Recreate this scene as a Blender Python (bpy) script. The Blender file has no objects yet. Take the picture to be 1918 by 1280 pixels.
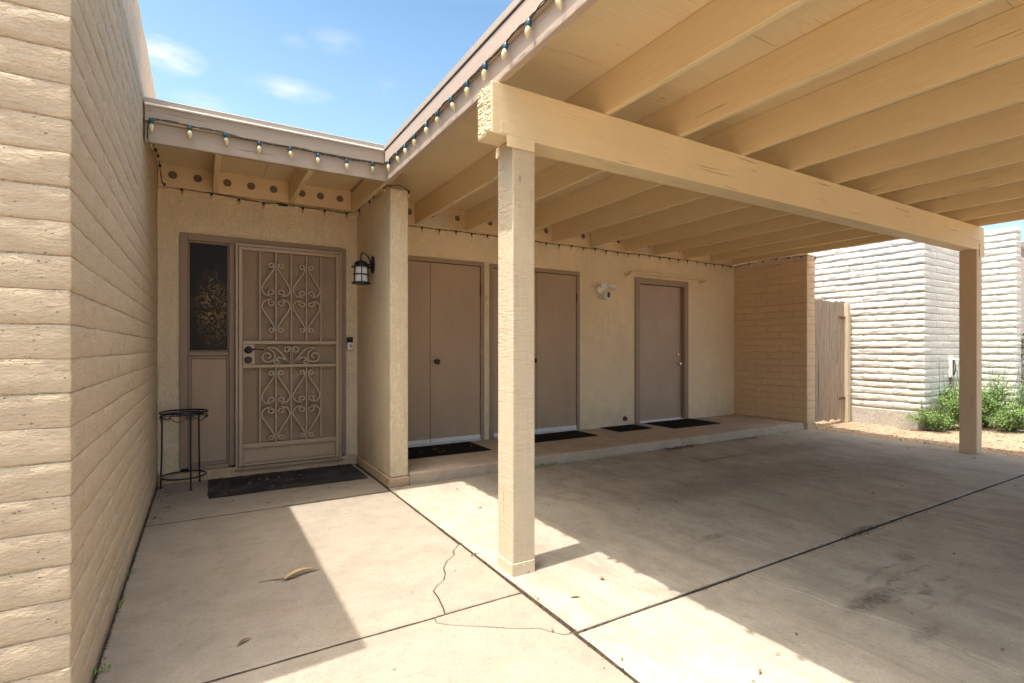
import bpy, bmesh, math, random
from mathutils import Vector, noise, Matrix
R = math.radians
random.seed(7)
scene = bpy.context.scene
col = scene.collection

# ------------------------------------------------------------------ camera
cam_d = bpy.data.cameras.new("camera")
cam = bpy.data.objects.new("camera", cam_d); col.objects.link(cam)
cam.location = (0, 0, 1.162)
cam.rotation_euler = (R(90), 0, R(-30.79))
cam_d.sensor_width = 36; cam_d.lens = 18.24; cam_d.shift_y = 0.00626
cam_d.clip_start = 0.05; cam_d.clip_end = 3000
scene.camera = cam

# ------------------------------------------------------------------ light
SUN_EL, SUN_AZ = 74.9, 3.2          # sun high above the block wall on the left
world = bpy.data.worlds.new("World"); scene.world = world
world.use_nodes = True
wn, wl = world.node_tree.nodes, world.node_tree.links
wn.clear()
w_out = wn.new('ShaderNodeOutputWorld'); w_bg = wn.new('ShaderNodeBackground')
sky = wn.new('ShaderNodeTexSky'); sky.sky_type = 'NISHITA'; sky.sun_disc = False
sky.sun_elevation = R(SUN_EL); sky.sun_rotation = R(270 - SUN_AZ)
sky.air_density = 1.0; sky.dust_density = 10.0; sky.ozone_density = 1.0; sky.altitude = 700
w_bg.inputs['Strength'].default_value = 0.15
wtc = wn.new('ShaderNodeTexCoord')


def wmath(op, a, b=None, clamp=False):
    n = wn.new('ShaderNodeMath'); n.operation = op; n.use_clamp = clamp
    for i, v in enumerate((a, b)):
        if v is None: continue
        if isinstance(v, (int, float)): n.inputs[i].default_value = v
        else: wl.new(v, n.inputs[i])
    return n.outputs[0]


def cloud(px, py, wx, wy, dens):
    """soft cloud round one direction of the sky (azimuth from +Y towards +X, elevation)"""
    az, el = R(px), R(py)
    d = Vector((math.sin(az) * math.cos(el), math.cos(az) * math.cos(el), math.sin(el)))
    e1 = Vector((math.cos(az), -math.sin(az), 0)); e2 = e1.cross(d).normalized() * -1
    outs = []
    for e, w in ((e1, wx), (e2, wy)):
        vm = wn.new('ShaderNodeVectorMath'); vm.operation = 'DOT_PRODUCT'
        wl.new(wvec, vm.inputs[0]); vm.inputs[1].default_value = e
        outs.append(wmath('POWER', wmath('ABSOLUTE', wmath('DIVIDE', wmath('SUBTRACT', vm.outputs['Value'], e.dot(d)), w)), 2.0))
    r2 = wmath('ADD', outs[0], outs[1])
    vm = wn.new('ShaderNodeVectorMath'); vm.operation = 'DOT_PRODUCT'
    wl.new(wvec, vm.inputs[0]); vm.inputs[1].default_value = d
    front = wmath('GREATER_THAN', vm.outputs['Value'], 0.0)
    m = wmath('SUBTRACT', 1.0, wmath('SQRT', r2), clamp=True)
    m = wmath('MULTIPLY', m, front)
    m = wmath('SUBTRACT', wmath('MULTIPLY', m, wnoise_s), 0.12, clamp=True)
    return wmath('MULTIPLY', m, dens, clamp=True)


wvec = wtc.outputs['Generated']
wno = wn.new('ShaderNodeTexNoise'); wno.inputs['Scale'].default_value = 16; wno.inputs['Detail'].default_value = 7
wno.inputs['Roughness'].default_value = 0.6
wmap = wn.new('ShaderNodeMapping'); wmap.inputs['Scale'].default_value = (1, 1, 2.6)
wl.new(wvec, wmap.inputs[0]); wl.new(wmap.outputs[0], wno.inputs['Vector'])
wnoise_s = wmath('MULTIPLY', wmath('SUBTRACT', wno.outputs['Fac'], 0.22, clamp=True), 2.9)
CLOUDS = [(-3.0, 25.1, .066, .032, 1.3), (7.6, 24.6, .085, .024, .62), (0.6, 22.2, .07, .018, .4),
          (12.2, 29.2, .06, .026, .34), (8.3, 28.6, .035, .014, .25), (17.3, 26.0, .03, .02, .15),
          (-20, 33, .3, .06, .8), (40, 26, .3, .05, .5), (-70, 24, .4, .07, .8), (120, 25, .35, .06, .8), (190, 30, .4, .08, .8), (245, 22, .3, .05, .7)]
acc = None
for c_ in CLOUDS:
    m_ = cloud(*c_[:4], c_[4] * .85)
    acc = m_ if acc is None else wmath('MAXIMUM', acc, m_)
wmix = wn.new('ShaderNodeMix'); wmix.data_type = 'RGBA'
# clear-air blue away from the sun, paler again towards the horizon, neutral round the zenith
wsep = wn.new('ShaderNodeSeparateXYZ'); wl.new(wvec, wsep.inputs[0])
wramp = wn.new('ShaderNodeValToRGB'); wl.new(wsep.outputs[2], wramp.inputs[0])
while len(wramp.color_ramp.elements) < 5: wramp.color_ramp.elements.new(.5)
for e_, (p_, c_) in zip(wramp.color_ramp.elements, [(0, (.80, .90, .98)), (.30, (.60, .72, .70)), (.55, (.31, .455, .50)), (.80, (.92, .96, .92)), (1, (1, 1, .95))]):
    e_.position = p_; e_.color = (*c_, 1)
wmul = wn.new('ShaderNodeMix'); wmul.data_type = 'RGBA'; wmul.blend_type = 'MULTIPLY'; wmul.inputs['Factor'].default_value = 1
wl.new(sky.outputs[0], wmul.inputs['A']); wl.new(wramp.outputs[0], wmul.inputs['B'])
wl.new(acc, wmix.inputs['Factor']); wl.new(wmul.outputs['Result'], wmix.inputs['A'])
wmix.inputs['B'].default_value = (2.2, 2.2, 2.25, 1)
wl.new(wmix.outputs['Result'], w_bg.inputs['Color']); wl.new(w_bg.outputs[0], w_out.inputs[0])

sun_d = bpy.data.lights.new("sun", 'SUN'); sun_d.energy = 2.0; sun_d.angle = R(0.53); sun_d.color = (1, .955, .89)
sun = bpy.data.objects.new("sun", sun_d); col.objects.link(sun)
tr = Vector((math.cos(R(SUN_EL)) * math.cos(R(SUN_AZ)), math.cos(R(SUN_EL)) * math.sin(R(SUN_AZ)), -math.sin(R(SUN_EL))))
sun.rotation_euler = tr.to_track_quat('-Z', 'Y').to_euler(); sun.location = (-4, -1, 12)
scene.cycles.max_bounces = 14; scene.cycles.diffuse_bounces = 8
vs = scene.view_settings
vs.view_transform = 'Standard'; vs.look = 'None'; vs.gamma = 1; vs.exposure = 1.9; vs.use_curve_mapping = False

# ------------------------------------------------------------------ node helpers
class NT:
    def __init__(s, name, rough=.8, spec=.3):
        s.m = bpy.data.materials.new(name); s.m.use_nodes = True
        s.n = s.m.node_tree.nodes; s.l = s.m.node_tree.links
        s.b = s.n['Principled BSDF']; s.b.inputs['Roughness'].default_value = rough
        s.b.inputs['Specular IOR Level'].default_value = spec
        s.bumps = []

    def set(s, sock, v):
        if isinstance(v, (int, float)): sock.default_value = v
        elif isinstance(v, (tuple, list)): sock.default_value = tuple(v) + ((1,) if len(v) == 3 and sock.type == 'RGBA' else ())
        else: s.l.new(v, sock)

    def pos(s): return s.n.new('ShaderNodeNewGeometry').outputs['Position']
    def objc(s): return s.n.new('ShaderNodeTexCoord').outputs['Object']
    def rnd(s): return s.n.new('ShaderNodeObjectInfo').outputs['Random']

    def objr(s):
        """object coordinates shifted by a random amount per object"""
        a = s.n.new('ShaderNodeVectorMath'); a.operation = 'ADD'
        c = s.n.new('ShaderNodeCombineXYZ'); r = s.math('MULTIPLY', s.rnd(), 37.0)
        for i in range(3): s.l.new(r, c.inputs[i])
        s.l.new(s.objc(), a.inputs[0]); s.l.new(c.outputs[0], a.inputs[1]); return a.outputs[0]

    def map(s, v, scale=(1, 1, 1), loc=(0, 0, 0), rot=(0, 0, 0)):
        m = s.n.new('ShaderNodeMapping'); s.l.new(v, m.inputs[0])
        m.inputs['Scale'].default_value = scale; m.inputs['Location'].default_value = loc; m.inputs['Rotation'].default_value = rot
        return m.outputs[0]

    def noise(s, v, scale, detail=4, rough=.55, dist=0):
        t = s.n.new('ShaderNodeTexNoise'); s.l.new(v, t.inputs['Vector'])
        t.inputs['Scale'].default_value = scale; t.inputs['Detail'].default_value = detail
        t.inputs['Roughness'].default_value = rough; t.inputs['Distortion'].default_value = dist
        return t.outputs['Fac']

    def vor(s, v, scale, feat='F1', out='Distance', rnd=1):
        t = s.n.new('ShaderNodeTexVoronoi'); t.feature = feat; s.l.new(v, t.inputs['Vector'])
        t.inputs['Scale'].default_value = scale; t.inputs['Randomness'].default_value = rnd
        return t.outputs[out]

    def wave(s, v, scale, dist=4, detail=3, dscale=1.5, dirn='X', typ='BANDS'):
        t = s.n.new('ShaderNodeTexWave'); t.wave_type = typ; s.l.new(v, t.inputs['Vector'])
        if typ == 'BANDS': t.bands_direction = dirn
        t.inputs['Scale'].default_value = scale; t.inputs['Distortion'].default_value = dist
        t.inputs['Detail'].default_value = detail; t.inputs['Detail Scale'].default_value = dscale
        return t.outputs['Fac']

    def math(s, op, a, b=None, clamp=False):
        n = s.n.new('ShaderNodeMath'); n.operation = op; n.use_clamp = clamp
        s.set(n.inputs[0], a)
        if b is not None: s.set(n.inputs[1], b)
        return n.outputs[0]

    def rng(s, v, a, b, c=0, d=1, smooth=False):
        n = s.n.new('ShaderNodeMapRange'); s.set(n.inputs[0], v)
        if smooth: n.interpolation_type = 'SMOOTHSTEP'
        for i, k in enumerate((a, b, c, d)): n.inputs[i + 1].default_value = k
        return n.outputs[0]

    def mix(s, f, a, b, mode='MIX'):
        n = s.n.new('ShaderNodeMix'); n.data_type = 'RGBA'; n.blend_type = mode
        s.set(n.inputs['Factor'], f); s.set(n.inputs['A'], a); s.set(n.inputs['B'], b)
        return n.outputs['Result']

    def bump(s, h, dist=.002, strength=1):
        n = s.n.new('ShaderNodeBump'); n.inputs['Distance'].default_value = dist; n.inputs['Strength'].default_value = strength
        s.set(n.inputs['Height'], h)
        if s.bumps: s.l.new(s.bumps[-1].outputs[0], n.inputs['Normal'])
        s.bumps.append(n)

    def done(s, color=None, rough=None):
        if color is not None: s.set(s.b.inputs['Base Color'], color)
        if rough is not None: s.set(s.b.inputs['Roughness'], rough)
        if s.bumps: s.l.new(s.bumps[-1].outputs[0], s.b.inputs['Normal'])
        return s.m


def mul(c, k): return tuple(min(1, x * k) for x in c)


def m_block(name, c, k_rough=1.0, dirt=.12):
    t = NT(name, .85, .25); v = t.objr(); p = t.pos()
    streak = t.map(v, (1, 1, 2.6))
    n1 = t.noise(streak, 9, 5, .6); n2 = t.noise(streak, 45, 5, .65, .4); n3 = t.noise(v, 160, 3, .6)
    pit = t.rng(t.vor(t.map(v, (1, 1, 1.4)), 42), .0, .17, 1, 0)
    pitm = t.math('MULTIPLY', pit, t.rng(t.noise(v, 13, 2), .48, .56))
    col_ = t.mix(t.rng(n1, .3, .7), mul(c, .93), mul(c, 1.06))
    col_ = t.mix(t.math('MULTIPLY', t.rng(t.noise(p, 1.3, 4), .45, .75), dirt * 2), col_, mul(c, .78))
    col_ = t.mix(t.math('MULTIPLY', t.rng(n2, .58, .72), .30), col_, mul(c, .72))
    col_ = t.mix(t.math('MULTIPLY', t.rng(n2, .28, .40, 1, 0), .20), col_, mul(c, 1.18))
    col_ = t.mix(t.math('MULTIPLY', pitm, .75), col_, mul(c, .28))
    t.bump(n1, .014 * k_rough, .9); t.bump(n2, .008 * k_rough, .9); t.bump(n3, .002 * k_rough, .7)
    t.bump(t.math('SUBTRACT', 1.0, pitm), .004, 1)
    return t.done(col_)


def m_stucco(name, c, dirt=0.0, scale=1.0):
    t = NT(name, .85, .2); p = t.pos()
    a = t.noise(p, 55 * scale, 4, .65, 1.0); b = t.noise(t.map(p, (1, 1, .6)), 44 * scale, 5, .62, .7); f = t.noise(p, 260, 2, .6)
    plat = t.rng(b, .42, .58, 0, 1, True)
    t.bump(plat, .005, .9); t.bump(a, .006, .85); t.bump(f, .0012, .6)
    ridge = t.rng(t.math('ABSOLUTE', t.math('SUBTRACT', b, .5)), .0, .035, 1, 0)  # plateau edges, darkened below to paint in the relief shading
    big = t.noise(p, 1.1, 4, .6)
    c1 = t.mix(t.rng(big, .3, .75), mul(c, 1.05), mul(c, .88))
    patch = t.rng(t.noise(p, 3.3, 5, .65), .5, .62); c1 = t.mix(t.math('MULTIPLY', patch, .16), c1, mul(c, .80))
    sz = t.n.new('ShaderNodeSeparateXYZ'); t.l.new(p, sz.inputs[0]); low = t.math('MULTIPLY', t.rng(sz.outputs[2], .1, .55, 1, 0), t.rng(t.noise(p, 7, 4), .4, .65)); c1 = t.mix(t.math('MULTIPLY', low, .35), c1, mul(c, .6))
    c1 = t.mix(t.math('MULTIPLY', t.math('MULTIPLY', ridge, t.rng(a, .40, .54)), .5), c1, mul(c, .60))
    c1 = t.mix(t.math('MULTIPLY', t.rng(t.noise(t.map(p, (6, 6, .7)), 1.5, 4), .55, .8), .22 + dirt), c1, mul(c, .66))
    return t.done(c1)


def m_wood_paint(name, c, axis='Y', amp=1.0, saw=False, blotch=.3):
    t = NT(name, .62, .35); v = t.objr(); p = t.pos()
    st = {'X': (.6, 12, 12), 'Y': (12, .6, 12), 'Z': (12, 12, .6)}[axis]
    g = t.noise(t.map(v, st), 6, 6, .65, .6)
    kn = t.vor(t.map(v, {'X': (.9, 3, 3), 'Y': (3, .9, 3), 'Z': (3, 3, .9)}[axis]), 1.7)
    knot = t.rng(kn, .02, .045, 1, 0)
    c1 = t.mix(t.rng(g, .35, .7), mul(c, .95), mul(c, 1.04))
    c1 = t.mix(t.math('MULTIPLY', t.rng(t.noise(p, 2.2, 5, .6), .45, .8), blotch), c1, mul(c, .84))
    c1 = t.mix(t.math('MULTIPLY', knot, .6), c1, mul(c, .38))
    fine = t.noise(t.map(v, {'X': (.8, 45, 45), 'Y': (45, .8, 45), 'Z': (45, 45, .8)}[axis]), 4, 4, .7, .3)
    c1 = t.mix(t.math('MULTIPLY', t.rng(fine, .55, .72), .30), c1, mul(c, .70)); t.bump(fine, .0012 * amp, .7)
    spk = t.rng(t.vor(v, 9), .012, .03, 1, 0); c1 = t.mix(t.math('MULTIPLY', spk, .6), c1, mul(c, .35))
    crack = t.rng(t.noise(t.map(v, {'X': (.7, 26, 26), 'Y': (26, .7, 26), 'Z': (26, 26, .7)}[axis]), 3, 3, .5), .70, .715)
    c1 = t.mix(t.math('MULTIPLY', crack, .7), c1, mul(c, .36)); t.bump(t.math('SUBTRACT', 1.0, crack), .0015, .8)
    t.bump(g, .0016 * amp, .7); t.bump(knot, .001, .5)
    if saw:
        sw = t.noise(t.map(v, (4, 4, 42), (0, 0, 0), (.06, .10, 0)), 2.6, 6, .7, 1.6)
        big = t.noise(t.map(v, (4, 4, 14)), 2.4, 4, .6, 1.0)
        t.bump(sw, .008, .9); t.bump(big, .006, .7)
        ridge = t.rng(t.noise(t.map(v, (5, 5, 26)), 2.2, 3, .6, 1.5), .60, .64)
        c1 = t.mix(t.math('MULTIPLY', ridge, .3), c1, mul(c, 1.22))
        t.bump(ridge, .002, .7)
    return t.done(c1, t.rng(g, .2, .8, .52, .75))


def m_door(name, c, rough=.5):
    t = NT(name, rough, .4); v = t.pos()
    big = t.noise(t.map(v, (1.2, 1, .6)), 2.4, 4, .6); st_ = t.noise(t.map(v, (9, 1, .5)), 2.5, 5, .65); sm_ = t.rng(t.noise(v, 14, 5, .7), .6, .75)
    c1 = t.mix(t.rng(big, .3, .7), mul(c, .94), mul(c, 1.07)); c1 = t.mix(t.math('MULTIPLY', t.rng(st_, .52, .72), .22), c1, mul(c, .78))
    c1 = t.mix(t.math('MULTIPLY', sm_, .18), c1, mul(c, .6))
    sz = t.n.new('ShaderNodeSeparateXYZ'); t.l.new(v, sz.inputs[0]); low = t.math('MULTIPLY', t.rng(sz.outputs[2], .1, .5, 1, 0), t.rng(t.noise(v, 11, 4), .4, .65))
    c1 = t.mix(t.math('MULTIPLY', low, .35), c1, (.42, .34, .26))
    t.bump(t.noise(t.map(v, (1, 1, 1)), 1.6, 3), .012, .5); t.bump(t.noise(v, 180, 3), .0006, .5)
    return t.done(c1, t.rng(t.noise(v, 5, 4), .3, .7, rough * .75, rough * 1.3))


def m_plain(name, c, rough=.6, spec=.4, var=.06, metal=0, bump=.0006, sc=60):
    t = NT(name, rough, spec); v = t.objr(); n = t.noise(v, 5, 4, .6); f = t.noise(v, sc, 3, .6)
    t.b.inputs['Metallic'].default_value = metal
    t.bump(f, bump, .5)
    return t.done(t.mix(t.rng(n, .3, .7), mul(c, 1 - var), mul(c, 1 + var)), t.rng(n, .3, .7, rough * .9, min(1, rough * 1.1)))


M = {}
TAN = (.64, .465, .285)
M['block_tan'] = m_block('tan_painted_block', (.545, .44, .305))
M['block_tan_shade'] = m_block('tan_painted_block_shaded', (.66, .49, .31), .8)  # second tone of the tan block paint, set for the wall in shade
M['mortar_tan'] = m_stucco('tan_painted_mortar', (.475, .38, .265))
M['block_white'] = m_block('white_painted_slump_block', (.67, .65, .60), 1.5, .12)
M['mortar_white'] = m_stucco('white_painted_mortar', (.48, .44, .37))  # darker than the blocks, for shadow and dirt in the joints
M['stucco'] = m_stucco('tan_stucco', (.86, .71, .49), .12)
M['stucco_pale'] = m_stucco('pale_stucco_parapet', (.72, .58, .43), .02, .6)
M['stucco_plinth'] = m_stucco('painted_plinth', (.60, .44, .28), .3, .5)
M['stucco_white'] = m_stucco('white_foundation_stucco', (.55, .51, .45), .1, .7)
M['joist'] = m_wood_paint('ochre_painted_joist', (.72, .575, .345), 'Y')
M['beam'] = m_wood_paint('ochre_painted_beam', (.71, .575, .355), 'X', 1.4, blotch=.4)
M['deck'] = m_wood_paint('ochre_painted_roof_panel', (.72, .58, .36), 'X', .6, blotch=.5)
M['post'] = m_wood_paint('rough_sawn_painted_post', (.60, .495, .345), 'Z', 2.0, saw=True)
M['post_far'] = m_wood_paint('painted_far_post', (.60, .45, .30), 'Z', 1.0)
M['fascia'] = m_wood_paint('mauve_tan_painted_fascia', (.44, .342, .255), 'X', .8)
M['fascia_side'] = m_wood_paint('mauve_tan_painted_fascia_side', (.48, .375, .30), 'Y', .8)
M['cap'] = m_plain('roof_edge_metal', (.42, .345, .27), .5)
M['drip'] = m_plain('pale_drip_edge', (.85, .82, .78), .4)
M['taupe'] = m_door('taupe_door_paint', (.37, .268, .18))
M['taupe_frame'] = m_plain('taupe_frame_paint', (.30, .215, .15), .55, .4, .05)
M['taupe_light'] = m_door('side_door_paint', (.39, .295, .22), .42)
M['screen'] = m_plain('taupe_perforated_screen', (.305, .215, .138), .6, .3, .1, 0, .0012, 600)  # toned darker to stand in for shade behind the ironwork
M['iron_taupe'] = m_plain('taupe_painted_iron', (.42, .305, .20), .38, .6, .05)  # paler than the screen, lifting the highlights through the paint colour
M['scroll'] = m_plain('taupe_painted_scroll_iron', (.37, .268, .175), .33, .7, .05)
M['black'] = m_plain('black_metal', (.012, .012, .014), .35, .5)
M['black_soft'] = m_plain('black_plastic_and_shade', (.015, .016, .017), .5, .5)
M['lantern'] = m_plain('dark_bronze', (.022, .022, .03), .38, .6, .1, .4)
M['stand'] = m_plain('blue_black_iron', (.018, .022, .04), .32, .6, .15, .6)
M['chrome'] = m_plain('brushed_chrome', (.6, .58, .55), .25, .5, .05, 1)
M['alu'] = m_plain('white_metal_sweep', (.72, .71, .70), .4, .5, .08, .3)
M['white'] = m_plain('white_plastic', (.78, .76, .72), .4, .5)
M['frost'] = m_plain('frosted_glass', (.72, .70, .70), .25, .5)
M['socket'] = m_plain('blue_green_socket', (.012, .075, .11), .4, .5, .3)
M['cord'] = m_plain('green_black_cord', (.015, .025, .02), .5, .4)
M['bulb'] = m_plain('cream_bulb', (.62, .52, .29), .14, .7, .08)
M['bulb_amber'] = m_plain('amber_bulb', (.50, .34, .12), .12, .8, .2)
M['bulb_clear'] = m_plain('clear_bulb', (.62, .50, .32), .08, .8, .1)
M['plate'] = m_plain('painted_strap_plate', (.70, .565, .35), .5, .4)
M['plate_low'] = m_plain('painted_base_plate', (.58, .48, .34), .5, .4, .12)
M['dark_hole'] = m_plain('dark_vent_mesh', (.20, .145, .09), .8)
M['rust'] = m_plain('rusty_hinge', (.12, .06, .035), .7)

t = NT('dusty_blocking_board', .8, .2); v = t.pos()
cc = t.mix(t.rng(t.noise(v, 3, 5, .65), .45, .65), (.62, .45, .26), (.60, .54, .46))
cc = t.mix(t.math('MULTIPLY', t.rng(t.noise(v, 26, 4, .7), .5, .7), .5), cc, (.36, .28, .2))
M['blocking_dusty'] = t.done(cc)
M['blocking'] = m_wood_paint('ochre_painted_blocking', (.76, .57, .35), 'X', .6)

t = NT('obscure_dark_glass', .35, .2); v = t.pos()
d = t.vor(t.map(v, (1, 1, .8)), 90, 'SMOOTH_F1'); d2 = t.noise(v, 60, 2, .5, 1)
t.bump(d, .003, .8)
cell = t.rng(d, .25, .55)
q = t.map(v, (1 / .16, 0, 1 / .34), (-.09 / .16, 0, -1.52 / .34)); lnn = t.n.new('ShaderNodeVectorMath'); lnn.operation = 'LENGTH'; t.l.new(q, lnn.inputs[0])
glow = t.math('MULTIPLY', t.rng(t.math('ADD', lnn.outputs['Value'], t.noise(v, 9, 3)), .7, 1.7, 1, 0), t.rng(t.noise(v, 40, 3), .35, .65))  # amber glow of the interior, painted into the pane's colour
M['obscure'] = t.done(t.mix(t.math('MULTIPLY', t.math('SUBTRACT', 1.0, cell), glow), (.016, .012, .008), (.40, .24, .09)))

t = NT('weathered_gate_wood', .9, .15); v = t.objr()
g = t.noise(t.map(v, (14, 14, .7)), 5, 6, .7, .8); g2 = t.noise(t.map(v, (40, 40, 1.2)), 3, 4, .6)
cc = t.mix(t.rng(g, .3, .7), (.24, .185, .135), (.44, .35, .27)); cc = t.mix(t.rng(g2, .58, .68), cc, (.14, .10, .07))
kn = t.rng(t.vor(t.map(v, (4, 4, 1.2)), 2.2), .03, .09, 1, 0); cc = t.mix(kn, cc, (.07, .045, .03))
t.bump(g, .006, .9); t.bump(g2, .004, .8)
M['gate'] = t.done(cc)

t = NT('black_speckled_mat', .95, .1); v = t.pos()
sp = t.rng(t.noise(v, 260, 2, .7), .64, .70); sp2 = t.rng(t.vor(v, 55), .06, .1, 1, 0)
sp = t.math('MAXIMUM', sp, t.math('MULTIPLY', sp2, t.rng(t.noise(v, 9, 2), .45, .6)))
t.bump(t.noise(v, 120, 3), .004, 1)
M['mat'] = t.done(t.mix(t.math('MULTIPLY', sp, .8), (.010, .009, .008), (.26, .17, .09)))
t = NT('grey_black_ribbed_mat', .9, .2); v = t.pos()
wv = t.wave(v, 34, 0, 0, 1, 'X'); wv2 = t.wave(v, 34, 0, 0, 1, 'Y')
t.bump(t.math('MAXIMUM', wv, wv2), .003, 1)
du = t.rng(t.noise(v, 3.5, 5, .65), .4, .75)
M['mat_porch'] = t.done(t.mix(t.math('MULTIPLY', du, .7), (.022, .021, .021), (.095, .08, .066)))


def m_concrete(name, base, bay_stains=False):
    t = NT(name, .88, .25); p = t.pos()
    n_big = t.noise(p, .7, 5, .6); n_mid = t.noise(p, 4.5, 6, .65); n_f = t.noise(p, 70, 4, .7); sp = t.noise(p, 190, 3, .7)
    c1 = t.mix(t.rng(n_big, .3, .7), mul(base, .9), mul(base, 1.07))
    c1 = t.mix(t.math('MULTIPLY', t.rng(n_mid, .42, .66), .6), c1, mul(base, .72))
    c1 = t.mix(t.math('MULTIPLY', t.rng(t.noise(p, 18, 5, .7, .5), .54, .68), .35), c1, mul(base, .66))
    c1 = t.mix(t.math('MULTIPLY', t.rng(n_f, .5, .68), .5), c1, mul(base, .62))
    c1 = t.mix(t.math('MULTIPLY', t.rng(sp, .58, .68), .75), c1, mul(base, .48))
    c1 = t.mix(t.math('MULTIPLY', t.rng(sp, .28, .36, 1, 0), .35), c1, mul(base, 1.25))
    # water / rust blotches and dirt specks
    c1 = t.mix(t.math('MULTIPLY', t.rng(t.noise(t.map(p, (1, 1.4, 1), (4, 2, 0)), 2.1, 6, .7, .7), .56, .7), .25), c1, (.42, .28, .16))
    dots = t.math('MULTIPLY', t.rng(t.vor(p, 14), .012, .03, 1, 0), .8)
    c1 = t.mix(dots, c1, (.07, .05, .035))
    sep = t.n.new('ShaderNodeSeparateXYZ'); t.l.new(p, sep.inputs[0])
    X, Y = sep.outputs[0], sep.outputs[1]
    if bay_stains:
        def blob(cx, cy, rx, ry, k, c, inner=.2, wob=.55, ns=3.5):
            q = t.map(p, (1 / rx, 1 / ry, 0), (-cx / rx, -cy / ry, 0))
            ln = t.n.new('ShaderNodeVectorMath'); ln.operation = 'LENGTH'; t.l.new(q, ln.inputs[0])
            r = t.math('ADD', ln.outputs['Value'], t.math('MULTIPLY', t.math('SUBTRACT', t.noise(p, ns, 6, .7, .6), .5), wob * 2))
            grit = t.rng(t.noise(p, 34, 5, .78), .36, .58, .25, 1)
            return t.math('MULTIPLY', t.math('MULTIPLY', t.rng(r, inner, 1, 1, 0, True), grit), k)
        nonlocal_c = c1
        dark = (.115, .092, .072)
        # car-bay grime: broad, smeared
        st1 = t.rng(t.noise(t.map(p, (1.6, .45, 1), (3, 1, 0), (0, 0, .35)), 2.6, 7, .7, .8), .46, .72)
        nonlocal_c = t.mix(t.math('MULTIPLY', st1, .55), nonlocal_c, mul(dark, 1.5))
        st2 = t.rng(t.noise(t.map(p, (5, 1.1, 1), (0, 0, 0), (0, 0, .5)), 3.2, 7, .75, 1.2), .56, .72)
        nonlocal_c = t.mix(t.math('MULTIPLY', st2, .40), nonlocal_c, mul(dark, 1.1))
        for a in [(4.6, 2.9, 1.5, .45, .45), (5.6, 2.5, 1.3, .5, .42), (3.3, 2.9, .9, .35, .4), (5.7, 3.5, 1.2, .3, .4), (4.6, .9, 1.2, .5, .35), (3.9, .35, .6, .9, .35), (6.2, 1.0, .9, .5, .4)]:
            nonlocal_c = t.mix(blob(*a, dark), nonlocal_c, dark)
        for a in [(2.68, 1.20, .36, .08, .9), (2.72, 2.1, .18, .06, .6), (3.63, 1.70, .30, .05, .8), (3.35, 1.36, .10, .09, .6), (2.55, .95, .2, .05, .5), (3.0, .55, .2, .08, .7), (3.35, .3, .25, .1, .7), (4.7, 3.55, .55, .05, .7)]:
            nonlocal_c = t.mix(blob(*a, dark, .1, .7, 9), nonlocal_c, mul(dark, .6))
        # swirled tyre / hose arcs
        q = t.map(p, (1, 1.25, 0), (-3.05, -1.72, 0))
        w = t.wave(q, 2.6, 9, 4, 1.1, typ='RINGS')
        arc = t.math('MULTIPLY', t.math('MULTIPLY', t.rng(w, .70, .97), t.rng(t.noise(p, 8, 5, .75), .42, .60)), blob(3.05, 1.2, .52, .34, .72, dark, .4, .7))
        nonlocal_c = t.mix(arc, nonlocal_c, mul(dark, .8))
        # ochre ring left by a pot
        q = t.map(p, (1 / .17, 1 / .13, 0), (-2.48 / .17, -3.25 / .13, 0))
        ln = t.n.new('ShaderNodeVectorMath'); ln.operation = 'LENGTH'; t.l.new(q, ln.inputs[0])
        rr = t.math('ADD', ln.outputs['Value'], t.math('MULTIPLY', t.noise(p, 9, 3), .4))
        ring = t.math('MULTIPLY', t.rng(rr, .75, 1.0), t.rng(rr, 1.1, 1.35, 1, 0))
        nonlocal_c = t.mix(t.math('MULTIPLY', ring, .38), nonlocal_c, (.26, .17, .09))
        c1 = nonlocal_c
    t.bump(n_f, .0045, .8); t.bump(sp, .0022, .9); t.bump(n_mid, .008, .4)
    return t.done(c1, t.rng(n_mid, .3, .7, .8, .95))


M['concrete'] = m_concrete('driveway_concrete', (.298, .256, .198))  # base toned down against the strong sun on the driveway
M['concrete_bay'] = m_concrete('carport_concrete', (.405, .358, .282), True)  # base lifted to brighten the bay in the roof's shade
M['step'] = m_concrete('step_concrete', (.48, .39, .29))
t = NT('joint_dirt', 1, .1); v = t.pos()
M['joint'] = t.done(t.mix(t.rng(t.noise(v, 60, 4, .7), .4, .6), (.025, .019, .013), (.07, .05, .033)))
t = NT('tan_dirt', 1, .1); v = t.pos()
cc = t.mix(t.rng(t.noise(v, 2.5, 6, .65), .3, .7), (.33, .24, .155), (.44, .33, .225))
cc = t.mix(t.math('MULTIPLY', t.rng(t.noise(v, 60, 4, .7), .45, .65), .6), cc, (.30, .21, .14))
t.bump(t.noise(v, 45, 6, .7), .03, .9); t.bump(t.noise(v, 6, 4), .05, .5)
M['dirt'] = t.done(cc)
t = NT('leaf_green', .55, .35)
cc = t.mix(t.noise(t.pos(), 6, 3), (.085, .17, .035), (.21, .33, .08)); cc = t.mix(t.rng(t.noise(t.pos(), 40, 2), .55, .7), cc, (.20, .24, .08))
t.b.inputs['Transmission Weight'].default_value = 0.0
M['leaf'] = t.done(cc)
M['leaf_dark'] = m_plain('dark_leaf', (.035, .07, .02), .5, .35, .3)
M['stem'] = m_plain('plant_stem', (.13, .10, .06), .8)
M['flower'] = m_plain('violet_flower', (.16, .10, .42), .6)
M['dry_leaf'] = m_plain('dry_leaf', (.40, .28, .15), .7, .3, .3)
M['litter'] = m_plain('leaf_litter', (.20, .125, .065), .9, .2, .4)
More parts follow.
